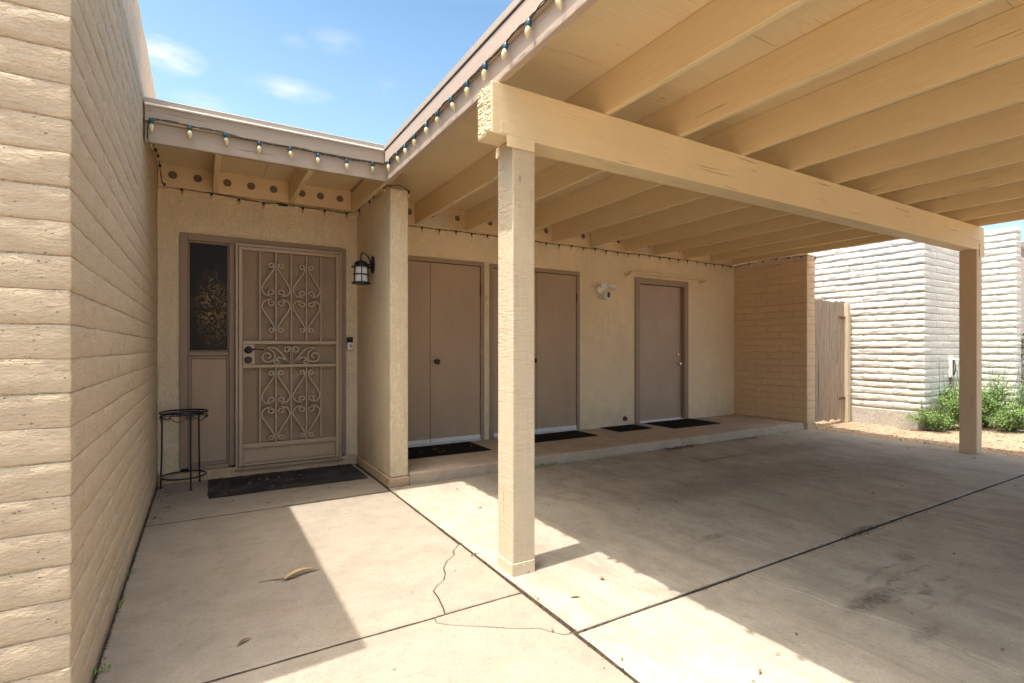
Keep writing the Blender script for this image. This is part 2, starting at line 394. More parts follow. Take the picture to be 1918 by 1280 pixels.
M['rock'] = m_plain('pale_rock', (.50, .46, .43), .9, .2, .2, 0, .01, 20)
M['grey_wall'] = m_stucco('grey_plaster', (.36, .35, .33), .1)
M['window_glass'] = m_plain('dark_window', (.03, .035, .04), .1, .6)

# ------------------------------------------------------------------ object helpers
WORLD = {}


def wloc(o): return WORLD.get(o.name, Vector((0, 0, 0))) if o else Vector((0, 0, 0))


def thing(name, loc, label, cat, group=None):
    o = bpy.data.objects.new(name, None); col.objects.link(o); o.location = loc; o.empty_display_size = .1
    WORLD[o.name] = Vector(loc); o['label'] = label; o['category'] = cat
    if group: o['group'] = group
    return o


def tag(o, label=None, cat=None, group=None, kind=None):
    if label: o['label'] = label
    if cat: o['category'] = cat
    if group: o['group'] = group
    if kind: o['kind'] = kind
    return o


def link(name, me, parent, at):
    o = bpy.data.objects.new(name, me); col.objects.link(o)
    WORLD[o.name] = Vector(at)
    o.parent = parent; o.location = Vector(at) - wloc(parent)
    return o


def mesh_of(bm, name, mat, smooth=None):
    me = bpy.data.meshes.new(name); bm.normal_update(); bm.to_mesh(me); bm.free()
    for m in (mat if isinstance(mat, (list, tuple)) else [mat]): me.materials.append(M[m] if isinstance(m, str) else m)
    if smooth is not None:
        me.shade_smooth() if smooth is True else me.set_sharp_from_angle(angle=R(smooth))
        if smooth is not True:
            for p in me.polygons: p.use_smooth = True
    return me


def obj(name, bm, mat, parent=None, smooth=None):
    lo = Vector((min(v.co[i] for v in bm.verts) for i in range(3))); hi = Vector((max(v.co[i] for v in bm.verts) for i in range(3)))
    c = Vector(((lo.x + hi.x) / 2, (lo.y + hi.y) / 2, lo.z))
    for v in bm.verts: v.co -= c
    return link(name, mesh_of(bm, name, mat, smooth), parent, c)


def add_box(bm, lo, hi, bev=0.0, seg=1):
    vs_ = [bm.verts.new((x, y, z)) for x in (lo[0], hi[0]) for y in (lo[1], hi[1]) for z in (lo[2], hi[2])]
    F = [(0, 1, 3, 2), (4, 6, 7, 5), (0, 4, 5, 1), (2, 3, 7, 6), (0, 2, 6, 4), (1, 5, 7, 3)]
    fs = [bm.faces.new([vs_[i] for i in f]) for f in F]
    if bev:
        es = list({e for f in fs for e in f.edges})
        bmesh.ops.bevel(bm, geom=es, offset=bev, segments=seg, profile=.5, affect='EDGES')
    return bm


def box(name, lo, hi, mat, parent=None, bev=.003, seg=1):
    return obj(name, add_box(bmesh.new(), lo, hi, bev, seg), mat, parent)


def add_tube(bm, pts, r, n=8, cap=True, flat=None):
    pts = [Vector(p) for p in pts]; rings = []
    up = Vector((0, 0, 1)); prev = None
    for i, p in enumerate(pts):
        a = pts[max(0, i - 1)]; b = pts[min(len(pts) - 1, i + 1)]; d = (b - a).normalized()
        if prev is None:
            u = up if abs(d.dot(up)) < .95 else Vector((1, 0, 0)); s_ = d.cross(u).normalized()
        else: s_ = (prev - d * prev.dot(d)).normalized()
        prev = s_; w = d.cross(s_)
        rr = r[i] if isinstance(r, (list, tuple)) else r
        rings.append([bm.verts.new(p + (s_ * math.cos(2 * math.pi * k / n) + w * math.sin(2 * math.pi * k / n)) * rr) for k in range(n)])
    for a, b in zip(rings, rings[1:]):
        for k in range(n): bm.faces.new((a[k], a[(k + 1) % n], b[(k + 1) % n], b[k]))
    if cap: bm.faces.new(rings[0][::-1]); bm.faces.new(rings[-1])
    return bm


def tube(name, pts, r, mat, parent=None, n=8): return obj(name, add_tube(bmesh.new(), pts, r, n), mat, parent, 40)


def add_lathe(bm, prof, at, axis='Z', n=16):
    """prof: list of (radius, height)"""
    at = Vector(at); rings = []
    ax = {'Z': (Vector((1, 0, 0)), Vector((0, 1, 0)), Vector((0, 0, 1))), 'Y': (Vector((1, 0, 0)), Vector((0, 0, 1)), Vector((0, -1, 0))),
          'X': (Vector((0, 1, 0)), Vector((0, 0, 1)), Vector((-1, 0, 0)))}[axis]
    for r, h in prof:
        r = max(r, 1e-4)
        rings.append([bm.verts.new(at + ax[0] * r * math.cos(2 * math.pi * k / n) + ax[1] * r * math.sin(2 * math.pi * k / n) + ax[2] * h) for k in range(n)])
    for a, b in zip(rings, rings[1:]):
        for k in range(n): bm.faces.new((a[k], a[(k + 1) % n], b[(k + 1) % n], b[k]))
    bm.faces.new(rings[0][::-1]); bm.faces.new(rings[-1])
    bmesh.ops.recalc_face_normals(bm, faces=bm.faces)
    return bm


def lathe(name, prof, at, mat, parent=None, axis='Z', n=16): return obj(name, add_lathe(bmesh.new(), prof, at, axis, n), mat, parent, 35)


def crom(P, k=6):
    P = [Vector(p) for p in P]; P = [2 * P[0] - P[1]] + P + [2 * P[-1] - P[-2]]; out = []
    for i in range(1, len(P) - 2):
        for j in range(k):
            t_ = j / k; a, b, c, d = P[i - 1:i + 3]
            out.append(.5 * ((2 * b) + (c - a) * t_ + (2 * a - 5 * b + 4 * c - d) * t_ ** 2 + (3 * b - a - 3 * c + d) * t_ ** 3))
    out.append(P[-2]); return out


def N(x, y=0, z=0, s=1.0): return noise.noise(Vector((x, y, z)) * s)


# ------------------------------------------------------------------ SETTING: ground, driveway, step
def ground():
    bm = bmesh.new()
    xs = [-1500, -200, -40, -8, 0, 4, 7.0]; xs += [7.0 + .12 * i for i in range(1, 55)] + [20, 60, 250, 1500]
    ys = [-1500, -250, -60, -20, -6, 0, 1.2]; ys += [1.2 + .12 * i for i in range(1, 40)] + [9, 20, 60, 250, 1500]
    g = [[bm.verts.new((x, y, -.035 + (N(x, y, 0, 1.3) * .03 + N(x, y, 5, 6) * .012 if 7 < x < 14 and 1 < y < 6 else 0) + (min(.04, max(0, (x - 7.6) * .03)) if x < 30 else .02))) for y in ys] for x in xs]
    for i in range(len(xs) - 1):
        for j in range(len(ys) - 1): bm.faces.new((g[i][j], g[i + 1][j], g[i + 1][j + 1], g[i][j + 1]))
    me = mesh_of(bm, 'ground', 'dirt', True); o = link('ground', me, None, (0, 0, 0)); o['kind'] = 'structure'


ground()


def densify(poly, step=.12, amp=.0016, seed=0.0):
    out = []
    for i, a in enumerate(poly):
        b = poly[(i + 1) % len(poly)]; a2, b2 = Vector(a), Vector(b); L = (b2 - a2).length; n = max(1, int(L / step))
        nx = Vector((-(b2 - a2).y, (b2 - a2).x)) / max(L, 1e-6)
        for k in range(n):
            p = a2.lerp(b2, k / n)
            if k: p = p + nx * (N(p.x * 9, p.y * 9, seed) * amp * 2)
            out.append(p)
    return out


def slab(poly, z0, z1, mat, parent, name='concrete_slab', bev=.006, step=.1, amp=.0018):
    P = densify(poly, step, amp, random.random() * 9)
    n = len(P); ar = sum(P[i].x * P[(i + 1) % n].y - P[(i + 1) % n].x * P[i].y for i in range(n))
    if ar < 0: P = P[::-1]
    ins = []
    for i in range(n):
        a, b, c = P[i - 1], P[i], P[(i + 1) % n]
        e1 = (b - a).normalized(); e2 = (c - b).normalized(); m = Vector((-e1.y, e1.x)) + Vector((-e2.y, e2.x))
        m = m.normalized() / max(.5, math.sqrt(max(.01, (1 + e1.dot(e2)) / 2)))
        w = bev * (1 + .5 * N(b.x * 14, b.y * 14, 3))
        ins.append(b + m * w)
    bm = bmesh.new()
    lo = [bm.verts.new((p.x, p.y, z0)) for p in P]; mi = [bm.verts.new((p.x, p.y, z1 - bev * .7)) for p in P]; hi = [bm.verts.new((p.x, p.y, z1)) for p in ins]
    for i in range(n):
        j = (i + 1) % n
        bm.faces.new((lo[i], lo[j], mi[j], mi[i])); bm.faces.new((mi[i], mi[j], hi[j], hi[i]))
    f = bm.faces.new(hi); bmesh.ops.triangulate(bm, faces=[f])
    return obj(name, bm, mat, parent)


drive = thing('driveway', (1.31, 0, -.03), None, None) if False else None
dr = bpy.data.objects.new('driveway', None); col.objects.link(dr); dr.location = (1.31, 0, -.04); WORLD['driveway'] = Vector((1.31, 0, -.04)); dr['kind'] = 'structure'
box('joint_bed', (-.33, -6, -.09), (7.32, 5.28, -.004), 'joint', dr, 0)
crack1 = [(1.304, 2.80), (1.235, 2.73), (1.215, 2.672), (1.15, 2.62), (1.117, 2.575), (1.091, 2.533), (1.077, 2.479), (1.037, 2.408), (.985, 2.37), (.95, 2.329), (.945, 2.26), (.934, 2.199), (.925, 2.15), (.912, 2.103)]
g1 = .0030
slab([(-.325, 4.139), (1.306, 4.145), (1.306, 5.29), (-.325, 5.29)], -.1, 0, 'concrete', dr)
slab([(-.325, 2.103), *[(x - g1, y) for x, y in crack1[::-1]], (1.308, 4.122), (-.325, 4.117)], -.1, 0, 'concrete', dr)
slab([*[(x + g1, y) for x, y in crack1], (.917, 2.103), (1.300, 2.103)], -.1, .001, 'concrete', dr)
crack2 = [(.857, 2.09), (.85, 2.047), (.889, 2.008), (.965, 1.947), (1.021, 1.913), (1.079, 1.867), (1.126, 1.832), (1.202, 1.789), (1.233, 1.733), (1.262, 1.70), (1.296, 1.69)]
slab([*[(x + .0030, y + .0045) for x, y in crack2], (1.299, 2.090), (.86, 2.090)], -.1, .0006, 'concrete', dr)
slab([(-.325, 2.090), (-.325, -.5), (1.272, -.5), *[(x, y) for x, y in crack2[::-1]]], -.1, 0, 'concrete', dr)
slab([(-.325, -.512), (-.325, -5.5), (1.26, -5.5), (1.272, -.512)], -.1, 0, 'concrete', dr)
# bay slabs
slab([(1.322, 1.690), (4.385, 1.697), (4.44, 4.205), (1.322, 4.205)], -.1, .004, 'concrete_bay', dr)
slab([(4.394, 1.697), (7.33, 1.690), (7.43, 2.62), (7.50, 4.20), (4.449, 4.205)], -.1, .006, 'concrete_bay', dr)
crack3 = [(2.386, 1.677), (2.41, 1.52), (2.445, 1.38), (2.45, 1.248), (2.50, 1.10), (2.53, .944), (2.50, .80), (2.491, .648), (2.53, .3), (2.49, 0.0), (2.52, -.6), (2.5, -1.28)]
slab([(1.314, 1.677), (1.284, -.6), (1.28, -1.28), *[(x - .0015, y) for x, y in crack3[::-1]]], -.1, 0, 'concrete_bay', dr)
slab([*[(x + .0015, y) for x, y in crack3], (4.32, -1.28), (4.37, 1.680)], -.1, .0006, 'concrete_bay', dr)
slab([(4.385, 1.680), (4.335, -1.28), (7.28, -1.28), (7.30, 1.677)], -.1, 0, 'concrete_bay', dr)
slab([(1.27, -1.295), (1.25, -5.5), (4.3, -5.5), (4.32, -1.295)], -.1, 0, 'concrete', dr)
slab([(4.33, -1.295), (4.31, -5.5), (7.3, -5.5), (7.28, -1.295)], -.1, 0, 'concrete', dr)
st = bpy.data.objects.new('step', None); col.objects.link(st); st.location = (4.4, 4.8, 0); WORLD['step'] = Vector((4.4, 4.8, 0)); st['kind'] = 'structure'
slab([(1.508, 4.222), (4.86, 4.226), (4.87, 5.325), (1.508, 5.325)], -.05, .098, 'step', st, 'step_slab', .012)
slab([(4.868, 4.224), (7.333, 4.205), (7.333, 5.325), (4.878, 5.325)], -.05, .100, 'step', st, 'step_slab', .012)
# street beyond the driveway, behind the camera
rd = bpy.data.objects.new('road', None); col.objects.link(rd); rd['kind'] = 'structure'; WORLD['road'] = Vector((0, 0, 0))
M['asphalt'] = m_plain('asphalt', (.055, .054, .052), .9, .2, .15, 0, .004, 90)
box('road_surface', (-60, -14, -.09), (60, -7, -.012), 'asphalt', rd, 0)


# ------------------------------------------------------------------ BLOCK WALLS
def block_mesh(L, D, H, seed, r=.007, amp=.002, bulge=0.0, nx=12, ny=4, nz=5, edge_rag=.002, mat='block_tan', rx=None):
    """rounded slump block with its centre at the origin; L along X, D along Y"""
    R0 = r; rx = rx or r

    def axis(l, n, r=r):
        a = [-l / 2, -l / 2 + r * .4, -l / 2 + r]; m = [-l / 2 + r + (l - 2 * r) * k / (n - 1) for k in range(1, n - 1)]
        return a + m + [l / 2 - r, l / 2 - r * .4, l / 2]
    ax, ay, az = axis(L, nx, rx), axis(D, ny), axis(H, nz)
    bm = bmesh.new(); V = {}

    def vert(i, j, k):
        if (i, j, k) in V: return V[(i, j, k)]
        p = Vector((ax[i], ay[j], az[k]))
        q = Vector((max(-L / 2 + rx, min(L / 2 - rx, p.x)), max(-D / 2 + r, min(D / 2 - r, p.y)), max(-H / 2 + r, min(H / 2 - r, p.z))))
        d = p - q
        if d.length > 1e-6:
            ds = Vector((d.x / rx, d.y / r, d.z / r)); m = max(abs(c_) for c_ in ds); ds = ds.normalized() * m; p = q + Vector((ds.x * rx, ds.y * r, ds.z * r))
        nn = d.normalized() if d.length > 1e-6 else Vector((0, 0, 0))
        e = N(p.x * 2.2, p.y * 2.2, p.z * 5, 9 + 0 * seed)
        s1 = noise.noise(Vector((p.x * 10 + seed * 7.3, p.y * 10, p.z * 22))) * amp + noise.noise(Vector((p.x * 34 + seed * 3.1, p.y * 34, p.z * 60))) * amp * .7
        if bulge: s1 += bulge * (1 - (2 * p.z / H) ** 2)
        p = p + nn * s1
        if abs(nn.z) > .5: p.z += noise.noise(Vector((p.x * 22 + seed, p.y * 22, seed))) * edge_rag * math.copysign(1, nn.z)
        V[(i, j, k)] = bm.verts.new(p); return V[(i, j, k)]
    I, J, K = len(ax) - 1, len(ay) - 1, len(az) - 1
    for i in range(I):
        for k in range(K):
            bm.faces.new((vert(i, 0, k), vert(i + 1, 0, k), vert(i + 1, 0, k + 1), vert(i, 0, k + 1)))
            bm.faces.new((vert(i, J, k), vert(i, J, k + 1), vert(i + 1, J, k + 1), vert(i + 1, J, k)))
    for j in range(J):
        for k in range(K):
            bm.faces.new((vert(0, j, k), vert(0, j, k + 1), vert(0, j + 1, k + 1), vert(0, j + 1, k)))
            bm.faces.new((vert(I, j, k), vert(I, j + 1, k), vert(I, j + 1, k + 1), vert(I, j, k + 1)))
    for i in range(I):
        for j in range(J):
            bm.faces.new((vert(i, j, 0), vert(i, j + 1, 0), vert(i + 1, j + 1, 0), vert(i + 1, j, 0)))
            bm.faces.new((vert(i, j, K), vert(i + 1, j, K), vert(i + 1, j + 1, K), vert(i, j + 1, K)))
    return mesh_of(bm, 'block', mat, True)


def make_set(mat, r, amp, bulge, D=.2, H=.0965, lens=(.395, .197), n=6, gap=.0, rag=.002, res=1.0, rx=None):
    out = {}
    for L in lens:
        for kk in range(n):
            out[(L, kk)] = block_mesh(L - gap, D, H, kk * 3.7 + L * 11, r, amp, bulge, max(4, int(12 * L / .4 * res)), 4, 5, rag, mat, rx)
    return out


def run(parent, S, start, direction, length, rows, z0, pitch=.1, off=0, jit=.0015, L=.395, half=.197, kinds=6, thick=.2, skip=None):
    """running bond of blocks along a direction ('X' or 'Y'); start = the face corner, centre line is half the thickness away"""
    for rw in range(rows):
        z = z0 + pitch * (rw + .5); a = 0.0; first = (rw + off) % 2
        while a < length - .05:
            l = half if (first or length - a < L - .05) else L; first = 0
            at = Vector(start) + Vector((direction[0], direction[1], 0)) * (a + l / 2 + .0015); at.z = z + random.uniform(-jit, jit)
            at += Vector((-direction[1], direction[0], 0)) * random.uniform(-jit, jit)
            if not (skip and skip(rw, a)):
                o = link('block', S[(L if l == L else half, random.randrange(kinds))], parent, at)
                o.rotation_euler = (0, 0, math.atan2(direction[1], direction[0]) + (math.pi if random.random() < .5 else 0))
            a += l + .005


# left wall: corner at X=-.331, Y=1.963
S_tan = make_set('block_tan', .0045, .0030, .0012, H=.0975, rag=.0028, res=1.3, gap=.001)
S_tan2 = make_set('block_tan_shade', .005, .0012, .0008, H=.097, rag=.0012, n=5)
lw = thing('block_wall', (-.43, 3.6, 0), 'tall tan painted slump block wall rising beside the front porch, leftmost in view', 'wall')
ROWS = 28
for rw in range(ROWS):
    z = .03 + .1 * (rw + .5)
    # alternate quoins: the corner block runs along Y or along X
    def put(l, x, y, ang):
        o = link('block', S_tan[(l, random.randrange(6))], lw, (x + random.uniform(-.001, .001), y, z + random.uniform(-.0015, .0015)))
        o.rotation_euler = (0, 0, ang)
    y = 1.963
    if rw % 2 == 0:
        x = -.331 - .395
        put(.395, -.331 - .1975, y + .1, 0); y += .2025; x -= .005
        put(.395, x - .1975, 1.963 + .1, 0)
    else:
        put(.395, -.331 - .1, y + .1975, math.pi / 2); y += .40; x = -.331 - .2025
        put(.395, x - .1975, 1.963 + .1, math.pi)
    while y < 5.32:
        l = .395 if 5.36 - y > .25 else .197
        put(l, -.331 - .1, y + l / 2 + .0015, math.pi / 2 + random.choice((0, math.pi))); y += l + .005
bm = bmesh.new(); add_box(bm, (-.52, 1.9665, -.04), (-.3345, 5.335, 2.84)); add_box(bm, (-1.1, 1.9665, -.04), (-.52, 2.15, 2.84)); obj('mortar', bm, 'mortar_tan', lw)
# smooth parapet over the blocks
bm = bmesh.new()
prof = [(-.331, 2.80), (-.333, 2.9), (-.332, 3.1), (-.333, 3.24), (-.34, 3.29), (-.36, 3.315), (-.40, 3.325), (-.5, 3.32), (-.52, 3.25), (-.52, 2.8)]
ys = [1.963 + i * .05 for i in range(int(3.4 / .05))] + [5.36]
rings = []
for y in ys:
    ring = []
    for i, (x, z) in enumerate(prof):
        dz = (N(y * 6, i, 2) * .010 + abs(N(y * 9.5, 0, 7)) * .022) if 3 <= i <= 7 else (N(y * 7, 3, 1) * .016 + N(y * 2, 3, 9) * .03 if i == 0 else 0)
        ring.append(bm.verts.new((x + N(y * 3, z * 3, 4) * .004, y, z + dz)))
    rings.append(ring)
for a, b in zip(rings, rings[1:]):
    for k in range(len(prof) - 1): bm.faces.new((a[k], a[k + 1], b[k + 1], b[k]))
bm.faces.new(rings[0]); bm.faces.new(rings[-1][::-1]); bmesh.ops.recalc_face_normals(bm, faces=bm.faces)
obj('parapet', bm, 'stucco_pale', lw, 50)
box('parapet', (-1.1, 1.966, 2.83), (-.5, 2.16, 3.31), 'stucco_pale', lw, .02, 2)
# unseen building body behind the wall, added to hold the shade
lb = thing('unseen_building', (-3, 5.5, 0), 'unseen tan flat roofed building body added behind the tall block wall on the left', 'building')
box('wall', (-5.5, 2.2, -.05), (-.54, 9.5, 3.0), 'stucco', lb, .01)

# right-hand block wall closing the carport
rw_ = thing('block_wall', (7.44, 4.8, 0), 'low tan slump block wing wall closing the far end of the carport step', 'wall')
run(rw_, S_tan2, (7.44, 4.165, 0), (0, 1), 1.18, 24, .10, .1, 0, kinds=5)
bm = bmesh.new(); add_box(bm, (7.3435, 4.172, -.05), (7.5365, 5.35, 2.498)); obj('mortar', bm, 'mortar_tan', rw_)
box('plinth', (7.335, 4.155, -.05), (7.545, 5.35, .098), 'stucco_plinth', rw_, .006)

# ------------------------------------------------------------------ HOUSE
WY = 5.34
hs = thing('house', (3.4, WY, 0), 'tan stucco house front with brown doors under the overhang and carport', 'house')
def grid_wall(name, x0, x1, z0, z1, y, mat, holes, parent, depth=.18):
    """front wall with real openings"""
    xs = sorted({x0, x1, *[h[0] for h in holes], *[h[1] for h in holes]}); zs = sorted({z0, z1, *[h[2] for h in holes], *[h[3] for h in holes]})
    bm = bmesh.new()
    inside = lambda x, z: any(h[0] < x < h[1] and h[2] < z < h[3] for h in holes)
    for i in range(len(xs) - 1):
        for j in range(len(zs) - 1):
            a, b, c, d = xs[i], xs[i + 1], zs[j], zs[j + 1]
            if inside((a + b) / 2, (c + d) / 2): continue
            bm.faces.new([bm.verts.new(p) for p in ((a, y, c), (b, y, c), (b, y, d), (a, y, d))])
    for h in holes:
        a, b, c, d = h; e = y + depth
        for q in (((a, y, c), (a, y, d), (a, e, d), (a, e, c)), ((b, y, c), (b, e, c), (b, e, d), (b, y, d)), ((a, y, d), (b, y, d), (b, e, d), (a, e, d)), ((a, y, c), (a, e, c), (b, e, c), (b, y, c))):
            bm.faces.new([bm.verts.new(p) for p in q])
    bmesh.ops.remove_doubles(bm, verts=bm.verts, dist=1e-5)
    return obj(name, bm, mat, parent)


holes = [(-.170, 1.231, .06, 2.160), (1.515, 2.798, .06, 2.150), (2.881, 4.193, .06, 2.143), (5.178, 6.241, .06, 2.145)]
grid_wall('stucco_wall', -.335, 7.35, -.02, 2.76, WY, 'stucco', holes, hs)
box('unseen_house_body', (-.33, 5.53, -.05), (7.53, 9.3, 2.70), 'stucco', hs, .01)  # solid unseen body behind the front wall, added to hold the shade
# wing wall that carries the lantern
bm = bmesh.new(); add_box(bm, (1.345, 4.245, .075), (1.503, 5.338, 2.50), .012, 3); obj('wing_wall', bm, 'stucco', hs, 40)
box('plinth', (1.334, 4.232, -.03), (1.506, 5.336, .072), 'stucco_plinth', hs, .006)
box('plinth', (-.328, 5.285, -.03), (1.333, 5.338, .085), 'stucco_plinth', hs, .010, 2)
# trim strip along the wall top
box('trim_board', (1.505, 5.318, 2.462), (7.336, 5.3385, 2.498), 'blocking', hs, .003)
box('trim_board', (-.325, 5.318, 2.500), (1.343, 5.3385, 2.535), 'blocking', hs, .003)


def frame(x0, x1, z0, z1, w, y0, y1, mat, parent, name='door_frame', sill=False):
    bm = bmesh.new()
    add_box(bm, (x0, y0, z0), (x0 + w, y1, z1), .003); add_box(bm, (x1 - w, y0, z0), (x1, y1, z1), .003)
    add_box(bm, (x0 + w - .0005, y0 + .0015, z1 - w), (x1 - w + .0005, y1, z1 - .0005), .003)
    if sill: add_box(bm, (x0 + w, y0 + .002, z0), (x1 - w, y1, z0 + .03), .003)
    return obj(name, bm, mat, parent)


# --- front entry
fe = obj('door_frame', add_box(bmesh.new(), (-.173, 5.322, .112), (-.112, 5.42, 2.164), .004), 'taupe_frame', hs)
obj('casing', add_box(bmesh.new(), (1.190, 5.324, .098), (1.236, 5.42, 2.158), .004), 'taupe_frame', fe)
obj('casing', add_box(bmesh.new(), (-.111, 5.323, 2.104), (1.189, 5.42, 2.163), .004), 'taupe_frame', fe)
obj('mullion', add_box(bmesh.new(), (.204, 5.325, .10), (.250, 5.42, 2.103), .004), 'taupe_frame', fe)
obj('sill', add_box(bmesh.new(), (-.111, 5.33, .085), (.203, 5.42, .122), .004), 'taupe_frame', fe)
obj('sill', add_box(bmesh.new(), (-.111, 5.328, 1.092), (.203, 5.42, 1.128), .006), 'taupe_frame', fe)
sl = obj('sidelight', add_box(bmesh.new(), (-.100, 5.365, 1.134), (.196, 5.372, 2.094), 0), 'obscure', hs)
bm = bmesh.new()
for a in (((-.111, 5.350, 1.129), (-.099, 5.372, 2.103)), ((.191, 5.350, 1.129), (.203, 5.372, 2.103)), ((-.0985, 5.350, 1.129), (.1905, 5.371, 1.140)), ((-.0985, 5.350, 2.089), (.1905, 5.371, 2.103))):
    add_box(bm, *a, .002)
obj('glazing_bead', bm, 'taupe_frame', sl)
pn = obj('lower_panel', add_box(bmesh.new(), (-.088, 5.352, .148), (.186, 5.38, 1.066), .004), 'taupe', hs)
bm = bmesh.new()
for a in (((-.110, 5.340, .124), (-.089, 5.375, 1.090)), ((.1865, 5.340, .124), (.2025, 5.375, 1.090)), ((-.0885, 5.341, .124), (.186, 5.375, .147)), ((-.0885, 5.341, 1.067), (.186, 5.375, 1.090))):
    add_box(bm, *a, .003)
obj('moulding', bm, 'taupe_frame', pn)

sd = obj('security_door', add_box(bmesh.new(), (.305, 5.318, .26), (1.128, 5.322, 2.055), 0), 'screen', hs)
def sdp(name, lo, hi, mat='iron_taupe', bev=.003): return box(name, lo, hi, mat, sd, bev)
yf, yb = 5.268, 5.312
sdp('outer_frame', (.252, 5.282, .072), (.274, 5.330, 2.112)); sdp('outer_frame', (1.160, 5.282, .072), (1.184, 5.330, 2.108)); sdp('outer_frame', (.275, 5.284, 2.084), (1.159, 5.330, 2.110))
sdp('stile', (.277, yf, .092), (.309, yb, 2.080)); sdp('stile', (1.124, yf, .092), (1.156, yb, 2.080))
sdp('rail', (.3095, yf + .001, 2.050), (1.1235, yb, 2.080)); sdp('rail', (.3095, yf + .001, 1.196), (1.1235, yb, 1.228)); sdp('rail', (.3095, yf + .001, .980), (1.1235, yb, 1.008))
sdp('rail', (.3095, yf + .001, .252), (1.1235, yb, .290)); sdp('rail', (.3095, yf + .001, .092), (1.1235, yb, .112))
sdp('kick_panel', (.309, 5.292, .112), (1.124, 5.304, .252)); 
bm = bmesh.new()
for a in (((.322, 5.286, .124), (.330, 5.293, .240)), ((1.104, 5.286, .124), (1.112, 5.293, .240)), ((.3305, 5.286, .232), (1.1035, 5.293, .240)), ((.3305, 5.286, .124), (1.1035, 5.293, .132))): add_box(bm, *a, .0015)
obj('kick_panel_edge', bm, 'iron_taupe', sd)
sdp('threshold', (.25, 5.270, .050), (1.19, 5.330, .070), 'taupe_frame')
for bx in (.452, .586, .719, .853, .987):
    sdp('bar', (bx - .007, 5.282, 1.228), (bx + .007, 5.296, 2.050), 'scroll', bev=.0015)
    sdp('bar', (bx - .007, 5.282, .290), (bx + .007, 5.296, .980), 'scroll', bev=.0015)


def spiral(cx, cz, r0, r1, a0, a1, n=14):
    return [(cx + (r0 + (r1 - r0) * k / n) * math.cos(R(a0 + (a1 - a0) * k / n)), cz + (r0 + (r1 - r0) * k / n) * math.sin(R(a0 + (a1 - a0) * k / n))) for k in range(n + 1)]


def scroll_half():
    """upper right quarter of a diamond scroll, local x to the right of the bar, z up from the junction"""
    p = spiral(.036, .046, .010, .034, 60, -270 + 180, 12)                # curl near the bar, ends at the bottom
    p = [(x, z) for x, z in spiral(.038, .048, .010, .033, 330, 330 - 420, 14)]
    q = [(.085, .024), (.112, .050), (.120, .085), (.108, .118), (.070, .180), (.030, .245), (.016, .275)]
    tcurl = spiral(.040, .296, .026, .010, 210, 210 - 430, 14)
    return p + q + tcurl


half_path = crom([(x, 0, z) for x, z in scroll_half()], 3)
bm_s = bmesh.new()
def flatbar(bm, pts, w=.0062, d=.009):
    """thin square bar swept in the XZ plane"""
    rings = []
    for i, p in enumerate(pts):
        a = pts[max(0, i - 1)]; b = pts[min(len(pts) - 1, i + 1)]; t_ = (b - a); t_.y = 0; t_.normalize(); nn = Vector((-t_.z, 0, t_.x))
        rings.append([bm.verts.new(p + nn * w * s1 + Vector((0, d * s2, 0))) for s1, s2 in ((-1, -1), (1, -1), (1, 1), (-1, 1))])
    for a, b in zip(rings, rings[1:]):
        for k in range(4): bm.faces.new((a[k], a[(k + 1) % 4], b[(k + 1) % 4], b[k]))
    bm.faces.new(rings[0][::-1]); bm.faces.new(rings[-1]); bmesh.ops.recalc_face_normals(bm, faces=bm.faces)
    return bm


sm = {}
for sx in (1, -1):
    for sz in (1, -1):
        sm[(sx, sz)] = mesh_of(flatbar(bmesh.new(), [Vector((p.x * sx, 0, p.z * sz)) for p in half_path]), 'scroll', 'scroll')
for bx in (.586, .853):
    for cz in (1.628, .630):
        for k in sm: link('scroll', sm[k], sd, (bx, 5.274 + (.001 if k[0] > 0 else 0), cz))
# lock rail scrolls: mirror pair about the centre bar
mid = []
mid.append(spiral(.175, .000, .010, .062, 200, 200 - 560, 18) + [(.10, .070 - .01), (.05, -.01), (.006, -.088)])
big = spiral(.205, -.012, .016, .072, 90, 90 + 540, 20)            # large volute at the outer end, leaves at its top
A = [(x, z) for x, z in big]
curve1 = spiral(.205, -.010, .014, .070, -90, -90 - 540 + 0, 22)[:-1]
curve1 = curve1 + [(.205, .072), (.160, .072), (.110, .045), (.055, -.025), (.004, -.084)]
curve2 = spiral(.040, .050, .010, .030, 0, -300, 12)[::1] + [(.010, .080)]
curve2 = [(.004, -.080), (.003, 0), (.004, .045)] + spiral(.036, .052, .032, .011, 165, 165 - 420, 14)
curve3 = [(.02, -.070), (.060, -.035), (.105, -.018), (.135, -.035)] + spiral(.128, -.058, .026, .009, 60, 60 - 420, 12)
for sx in (1, -1):
    for cv in (curve1, curve2, curve3):
        pts = crom([(x * sx, 0, z) for x, z in cv], 3)
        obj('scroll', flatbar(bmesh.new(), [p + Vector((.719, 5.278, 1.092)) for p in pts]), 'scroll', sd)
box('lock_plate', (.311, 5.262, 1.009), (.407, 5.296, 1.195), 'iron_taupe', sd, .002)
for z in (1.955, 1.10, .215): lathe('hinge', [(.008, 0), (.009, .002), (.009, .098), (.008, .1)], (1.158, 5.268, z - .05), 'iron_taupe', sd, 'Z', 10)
lathe('deadbolt', [(.031, 0), (.032, .006), (.026, .016), (.014, .018), (.012, .024), (.002, .025)], (.353, 5.262, 1.052), 'black', sd, 'Y', 20)
lathe('handle_rose', [(.032, 0), (.033, .006), (.026, .014), (.013, .018), (.011, .045), (.004, .047)], (.353, 5.262, 1.143), 'black', sd, 'Y', 20)
tube('handle', [(.353, 5.222, 1.143), (.375, 5.212, 1.147), (.41, 5.210, 1.150), (.45, 5.214, 1.147), (.478, 5.222, 1.142)], [.011, .009, .007, .006, .005], 'black', sd, 8)


